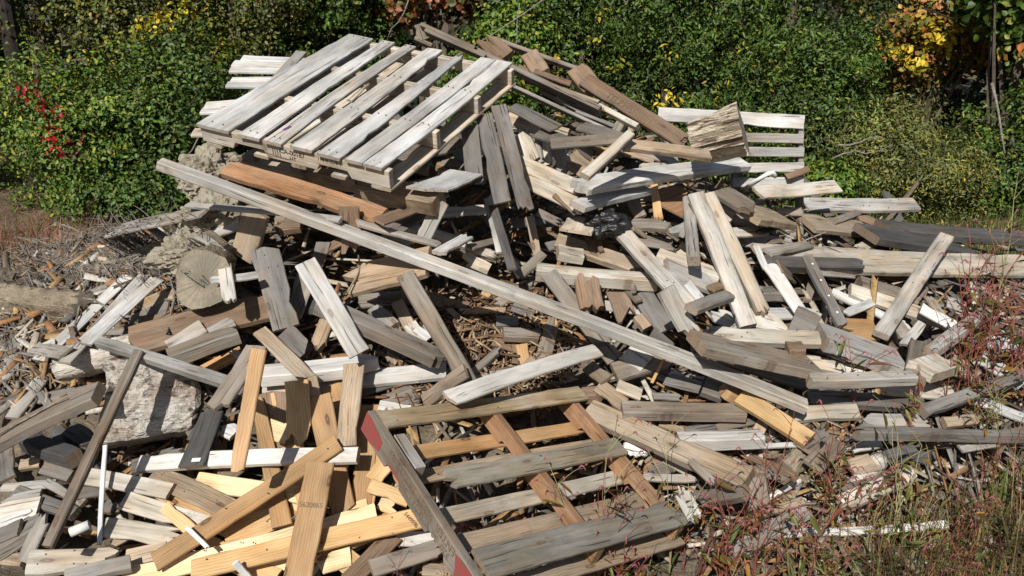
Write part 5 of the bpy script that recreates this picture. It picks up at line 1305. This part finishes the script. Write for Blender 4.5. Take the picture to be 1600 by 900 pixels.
# far wood
rng = np.random.default_rng(8); n = 60000
C = np.stack([rng.uniform(-26, 26, n), 14.5 + rng.uniform(0, 6, n), rng.uniform(0, 1, n) ** .8 * 8.5], 1)
C += .5 * np.sin(C[:, [1, 2, 0]] * 2.1); C[:, 2] = np.abs(C[:, 2])
gap = np.exp(-((C[:, 0] + 1.9) ** 2 / .06 + (C[:, 2] - 2.2) ** 2 / .5)); C = C[gap < .5]
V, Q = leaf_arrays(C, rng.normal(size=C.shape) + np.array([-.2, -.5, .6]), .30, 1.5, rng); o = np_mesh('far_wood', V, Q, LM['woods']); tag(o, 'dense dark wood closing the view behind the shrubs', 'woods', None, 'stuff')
VV = []; FF = []; rg = random.Random(6)
for _ in range(70):
    x, y = rg.uniform(-24, 24), rg.uniform(14, 20); V, Fc = tube_geo([(x, y, -.1), (x + rg.uniform(-.2, .2), y, 4), (x + rg.uniform(-.5, .5), y, 9)], [.14, .1, .04], 6); k = len(VV); VV += V; FF += [tuple(i + k for i in f) for f in Fc]
o = mesh_obj('far_trunks', VV, FF, M['stem']); tag(o, 'many thin trunks standing in the dark wood', 'woods', None, 'stuff')

# ---------------------------------------------------------------- grasses and weeds
def blade_arr(P, H_, W_, lean, rng):
    n = len(P); th = rng.uniform(0, 6.28, n); d = np.stack([np.cos(th), np.sin(th), np.zeros(n)], 1); s = np.stack([-np.sin(th), np.cos(th), np.zeros(n)], 1) * W_[:, None] / 2
    up = np.array([0, 0, 1.]); m = P + up * (H_ * .55)[:, None] + d * (H_ * lean * .3)[:, None]; t = P + up * (H_ * (1 - .4 * lean))[:, None] + d * (H_ * lean)[:, None]
    V = np.stack([P - s, P + s, m + s * .8, m - s * .8, t + s * .1, t - s * .1], 1).reshape(-1, 3); i = np.arange(n)[:, None] * 6
    return V, np.concatenate([i + np.array([[0, 1, 2, 3]]), i + np.array([[3, 2, 4, 5]])], 0)
LM['dry'] = leaf_mat('dry_grass', [gr(.22, .16, .09, 3), gr(.30, .22, .12, 2), gr(.14, .09, .05, 3), gr(.25, .12, .08, 1), gr(.12, .15, .04, 1)], .2, .7, .2)
LM['redgrass'] = leaf_mat('reddish_grass', [gr(.36, .12, .10, 3), gr(.42, .19, .13, 3), gr(.28, .18, .10, 2), gr(.10, .13, .03, 1), gr(.33, .24, .14, 1)], .2, .7, .2)
LM['grass'] = leaf_mat('green_grass', [gr(.06, .11, .02, 3), gr(.12, .16, .03, 2), gr(.24, .22, .08, 1)], .25, .6, .3)
LM['rustdry'] = leaf_mat('rusty_stalks', [gr(.20, .07, .05, 3), gr(.28, .13, .08, 2), gr(.16, .11, .06, 3), gr(.10, .05, .035, 2), gr(.36, .22, .10, .6)], .15, .7, .2)
def gz(P):
    z = H(P[:, 0], P[:, 1]); P[:, 2] = np.maximum(0, z - .05); return P
def field(name, label, n, box, hr, wr, mat, lean=.5, seed=1, cond=None):
    rng = np.random.default_rng(seed); P = np.stack([rng.uniform(box[0], box[1], n), rng.uniform(box[2], box[3], n), np.zeros(n)], 1)
    if cond is not None: P = P[cond(P, rng)]
    P = gz(P); k = len(P); V, Q = blade_arr(P, rng.uniform(*hr, k), rng.uniform(*wr, k), rng.uniform(.1, lean * 1.6, k), rng); o = np_mesh(name, V, Q, LM[mat]); tag(o, label, 'grass', None, 'stuff'); return o
outp = lambda P, rng: (H(P[:, 0], P[:, 1]) < .10 + .12 * rng.random(len(P)))
field('reddish_grass', 'reddish brown dry weeds on the ground behind the left shoulder of the pile', 26000, (-9, -2.2, 7.2, 9.9), (.08, .34), (.004, .010), 'redgrass', .6, 2, outp)
field('back_grass', 'low mixed grass on the ground behind and right of the pile', 22000, (-2, 9, 7.8, 12), (.06, .25), (.004, .012), 'grass', .6, 3, outp)
field('left_grass', 'sparse grass and litter left of the pile', 6000, (-9, -5.2, 1.5, 8), (.05, .2), (.004, .009), 'dry', .7, 4, outp)
frontc = lambda P, rng: (P[:, 1] < 2.93 + np.clip(P[:, 0] - .9, 0, 4) * .42 + rng.normal(0, .12, len(P))) & (P[:, 0] > .15 + rng.normal(0, .15, len(P)))
field('dry_grass', 'tangled dry brown grass at the front right foot of the pile', 27000, (0, 7, 1.6, 5.2), (.05, .32), (.0018, .005), 'dry', 1.0, 5, frontc)
field('tall_dry_weeds', 'taller brown-red dry weed stalks crowding the lower right corner', 9000, (1.5, 7, 2.6, 5.2), (.2, .52), (.002, .005), 'rustdry', .7, 15, frontc)
field('red_weed_mat', 'low reddish weed tangle at the front right foot of the pile', 4500, (.3, 7, 1.8, 5.3), (.08, .38), (.002, .006), 'redgrass', .8, 6, frontc)
field('green_tufts', 'green grass blades among the dry grass in front of the pile', 7000, (0.1, 5, 2.0, 3.6), (.08, .3), (.005, .013), 'grass', .8, 7, frontc)
# fallen leaf litter on the open ground
rng = np.random.default_rng(12); C = np.stack([rng.uniform(-9, 9, 9000), rng.uniform(2, 11, 9000), np.zeros(9000)], 1); C = C[H(C[:, 0], C[:, 1]) < .02]; C[:, 2] = .05 + .03 * rng.random(len(C))
V, Q = leaf_arrays(C, rng.normal(size=C.shape) * .5 + np.array([0, 0, 1.]), .05, 1.6, rng, 0); o = np_mesh('leaf_litter', V, Q, LM['rust']); tag(o, 'fallen brown leaves scattered over the open ground', 'leaves', None, 'stuff')

# pink-flowered weeds: stems, leaves, drooping flower spikes
M['wstem'] = simple_mat('red_weed_stem', (.26, .06, .05), .6, .3, (.14, .08, .04), 14)
M['gstem'] = simple_mat('pale_weed_stem', (.30, .27, .14), .7, .3, (.2, .2, .08), 14)
M['pink'] = simple_mat('pink_flower_spike', (.34, .12, .13), .8, .2, (.22, .085, .08), 160, .001, 300)
LM['weed'] = leaf_mat('weed_leaf', [gr(.09, .13, .03, 4), gr(.16, .18, .04, 2), gr(.38, .20, .04, 1), gr(.22, .09, .05, 1)], .3, .5, .4)
def make_weed(seed, h, stemmat, pink=True, leafy=1.):
    rg = random.Random(seed); rng = np.random.default_rng(seed); VS = []; FS = []; VP = []; FP = []; LC = []; LN = []
    def add(VV, FF, g_):
        V, F_ = g_; k = len(VV); VV.extend(V); FF.extend([tuple(i + k for i in f) for f in F_])
    root = empty('flowering_weed' if pink else 'bare_weed')
    ns = rg.randint(2, 4)
    for s in range(ns):
        az = rg.uniform(0, 6.28); ln = rg.uniform(.1, .35) * h; hh = h * rg.uniform(.7, 1.1)
        P = [Vector((math.cos(az) * ln * t * t + .015 * math.sin(9 * t + s), math.sin(az) * ln * t * t, hh * t)) for t in np.linspace(0, 1, 9)]
        add(VS, FS, tube_geo(P, [.0032 * (1 - .6 * t) for t in np.linspace(0, 1, 9)], 5))
        for b in range(rg.randint(3, 6)):
            k = rg.randint(2, 8); p = P[k]; a2 = rg.uniform(0, 6.28); bl = rg.uniform(.06, .2) * h / .6
            B = [p + Vector((math.cos(a2) * bl * t * .7, math.sin(a2) * bl * t * .7, bl * (t - .25 * t * t))) for t in np.linspace(0, 1, 5)]
            add(VS, FS, tube_geo(B, [.0018, .0016, .0014, .0012, .001], 4))
            e = B[-1]
            if pink:
                sl = rg.uniform(.025, .06); Sp = [e + Vector((math.cos(a2) * sl * .5 * t, math.sin(a2) * sl * .5 * t, sl * (t - 1.1 * t * t))) for t in np.linspace(0, 1, 7)]
                add(VP, FP, tube_geo(Sp, [.0016 + .0022 * math.sin(math.pi * min(1, t + .1)) * (.75 + .5 * rg.random()) for t in np.linspace(0, 1, 7)], 6))
            if rg.random() < .75 * leafy: LC.append(np.array(p) + np.array([math.cos(a2), math.sin(a2), .1]) * .04); LN.append(np.array([rg.uniform(-.6, .6), rg.uniform(-.8, .2), .8]))
    mesh_obj('stem', VS, FS, M[stemmat], root)
    if VP: mesh_obj('blossoms', VP, FP, M['pink'], root)
    if LC:
        V, Q = leaf_arrays(np.array(LC), np.array(LN), .085, 4.2, rng, .6); np_mesh('leaves', V, Q, LM['weed'], root)
    return root
protos = [make_weed(1, .55, 'wstem'), make_weed(2, .42, 'wstem'), make_weed(3, .62, 'gstem'), make_weed(4, .35, 'wstem'), make_weed(5, .5, 'gstem', False), make_weed(6, .48, 'wstem', True, 2.)]
kids = {p: list(p.children) for p in protos}
first = set()
def place_weed(k, x, y, label, group, s=1., rz=0.):
    p = protos[k]
    if p in first:
        o = p.copy(); COL.objects.link(o)
        for c in kids[p]: d = c.copy(); COL.objects.link(d); d.parent = o
    else: o = p; first.add(p)
    o.location = (x, y, max(-.01, float(H(x, y)) - .04)); o.rotation_euler = (0, 0, rz); o.scale = (s, s, s); tag(o, label, 'weed', group, 'thing'); return o
rg = random.Random(21)
def gx(u, v):    # ground or pile foot under a picture point
    P = pt(u, v, dep(D0, u, v)); return P
SP = [(0, 620, 930, 'reddish weed with pink spikes below the lower red corner of the front pallet'), (3, 690, 925, 'small pink-spiked weed at the bottom edge left of the front pallet'), (2, 925, 905, 'tall pale-stemmed weed with one yellow bud before the front pallet'), (2, 1045, 890, 'pale-stemmed weed rising across the right end of the front pallet'),
      (5, 960, 925, 'leafy green weed at the bottom edge under the front pallet'), (0, 1180, 890, 'pink-spiked weed in front of the stubby dark brown block'), (1, 1310, 830, 'straight red-stemmed weed with an orange drooping leaf right of the wood debris'), (4, 1400, 830, 'bare branching weed with a long green blade, before the straight dark timber'),
      (0, 1530, 640, 'tall leafy reddish weed at the right edge over the very long pale plank'), (5, 1500, 560, 'yellow-leaved weed hanging over the end of the rising grey timber'), (1, 1330, 640, 'fine weed with tiny red flowers before the heavy grey beam'), (2, 1560, 470, 'green goldenrod-like weed beside the blackened beams at the right')]
for k, u, v, lab in SP:
    P = gx(u, v); place_weed(k, P[0], P[1], lab, 'pink-flowered weeds', .5 if u < 700 else rg.uniform(.9, 1.15), rg.uniform(0, 6))
for q in range(44):
    u = rg.uniform(880, 1620) if rg.random() < .85 else rg.uniform(780, 950); v = rg.uniform(780 if u > 1150 else 860, 960)
    if u > 1380: v = rg.uniform(640, 950)
    P = gx(u, v); k = rg.choice((0, 1, 3, 3, 5, 1, 4)) ; place_weed(k, P[0] + rg.uniform(-.05, .05), P[1], 'thin pink-spiked weed in the dense tangle at the lower right foot of the pile', 'weeds of the lower right tangle', rg.uniform(.55, 1.05), rg.uniform(0, 6))
for q in range(26):
    x, y = rg.uniform(-8, -3.2), rg.uniform(7.2, 9.2)
    place_weed(rg.choice((0, 1, 3)), x, y, 'reddish weed growing on the ground behind the root tangle', 'weeds behind the pile on the left', rg.uniform(.6, .95), rg.uniform(0, 6))

for q in range(16):
    u, v = rg.uniform(1475, 1640), rg.uniform(500, 660); P = gx(u, v)
    place_weed(rg.choice((5, 5, 0, 1)), P[0], P[1], 'leafy reddish weed with yellowing leaves climbing the right edge of the pile', 'leafy weeds at the right edge', rg.uniform(.8, 1.2), rg.uniform(0, 6))
# bare vines and dead twigs in front of the shrubs
for k, (pp, r, lab, y) in enumerate([([(855, -5), (790, 40), (740, 70), (690, 95)], .009, 'pale bare vine crossing the woods at the top, falling left toward the collapsed brown pallet', 9.6), ([(812, 5), (808, 60), (800, 130)], .006, 'thin bare vine hanging straight down above the collapsed brown pallet', 9.6),
    ([(640, -5), (622, 35), (605, 62)], .008, 'curved bare branch just above the back edge of the top pallet', 9.8), ([(1310, 226), (1345, 222), (1378, 214)], .012, 'dead grey branch lying on the willow-like shrub', 9.1), ([(1300, 248), (1330, 238), (1352, 240), (1395, 225)], .010, 'forked dead twig low at the left side of the willow-like shrub', 9.15),
    ([(1440, 12), (1490, 30), (1525, 48)], .012, 'dark bare branch arching over the orange and yellow tree', 10.6), ([(1550, 130), (1560, 175), (1570, 240)], .018, 'pale bent sapling stem near the right edge', 9.7)]):
    P = [pt(u, v, y * .951 + .5) for u, v in pp]; Q_ = [P[0]]
    for a_, b_ in zip(P[:-1], P[1:]): Q_ += [(a_ + b_) / 2 + np.array([rg.uniform(-.03, .03), rg.uniform(-.05, .05), rg.uniform(-.03, .03)]), b_]
    tube_obj('bare_branch', lab, 'branch', Q_, [r * (1 - .6 * i / len(Q_)) for i in range(len(Q_))], M['root'] if k != 5 else M['darkbark'], 6)
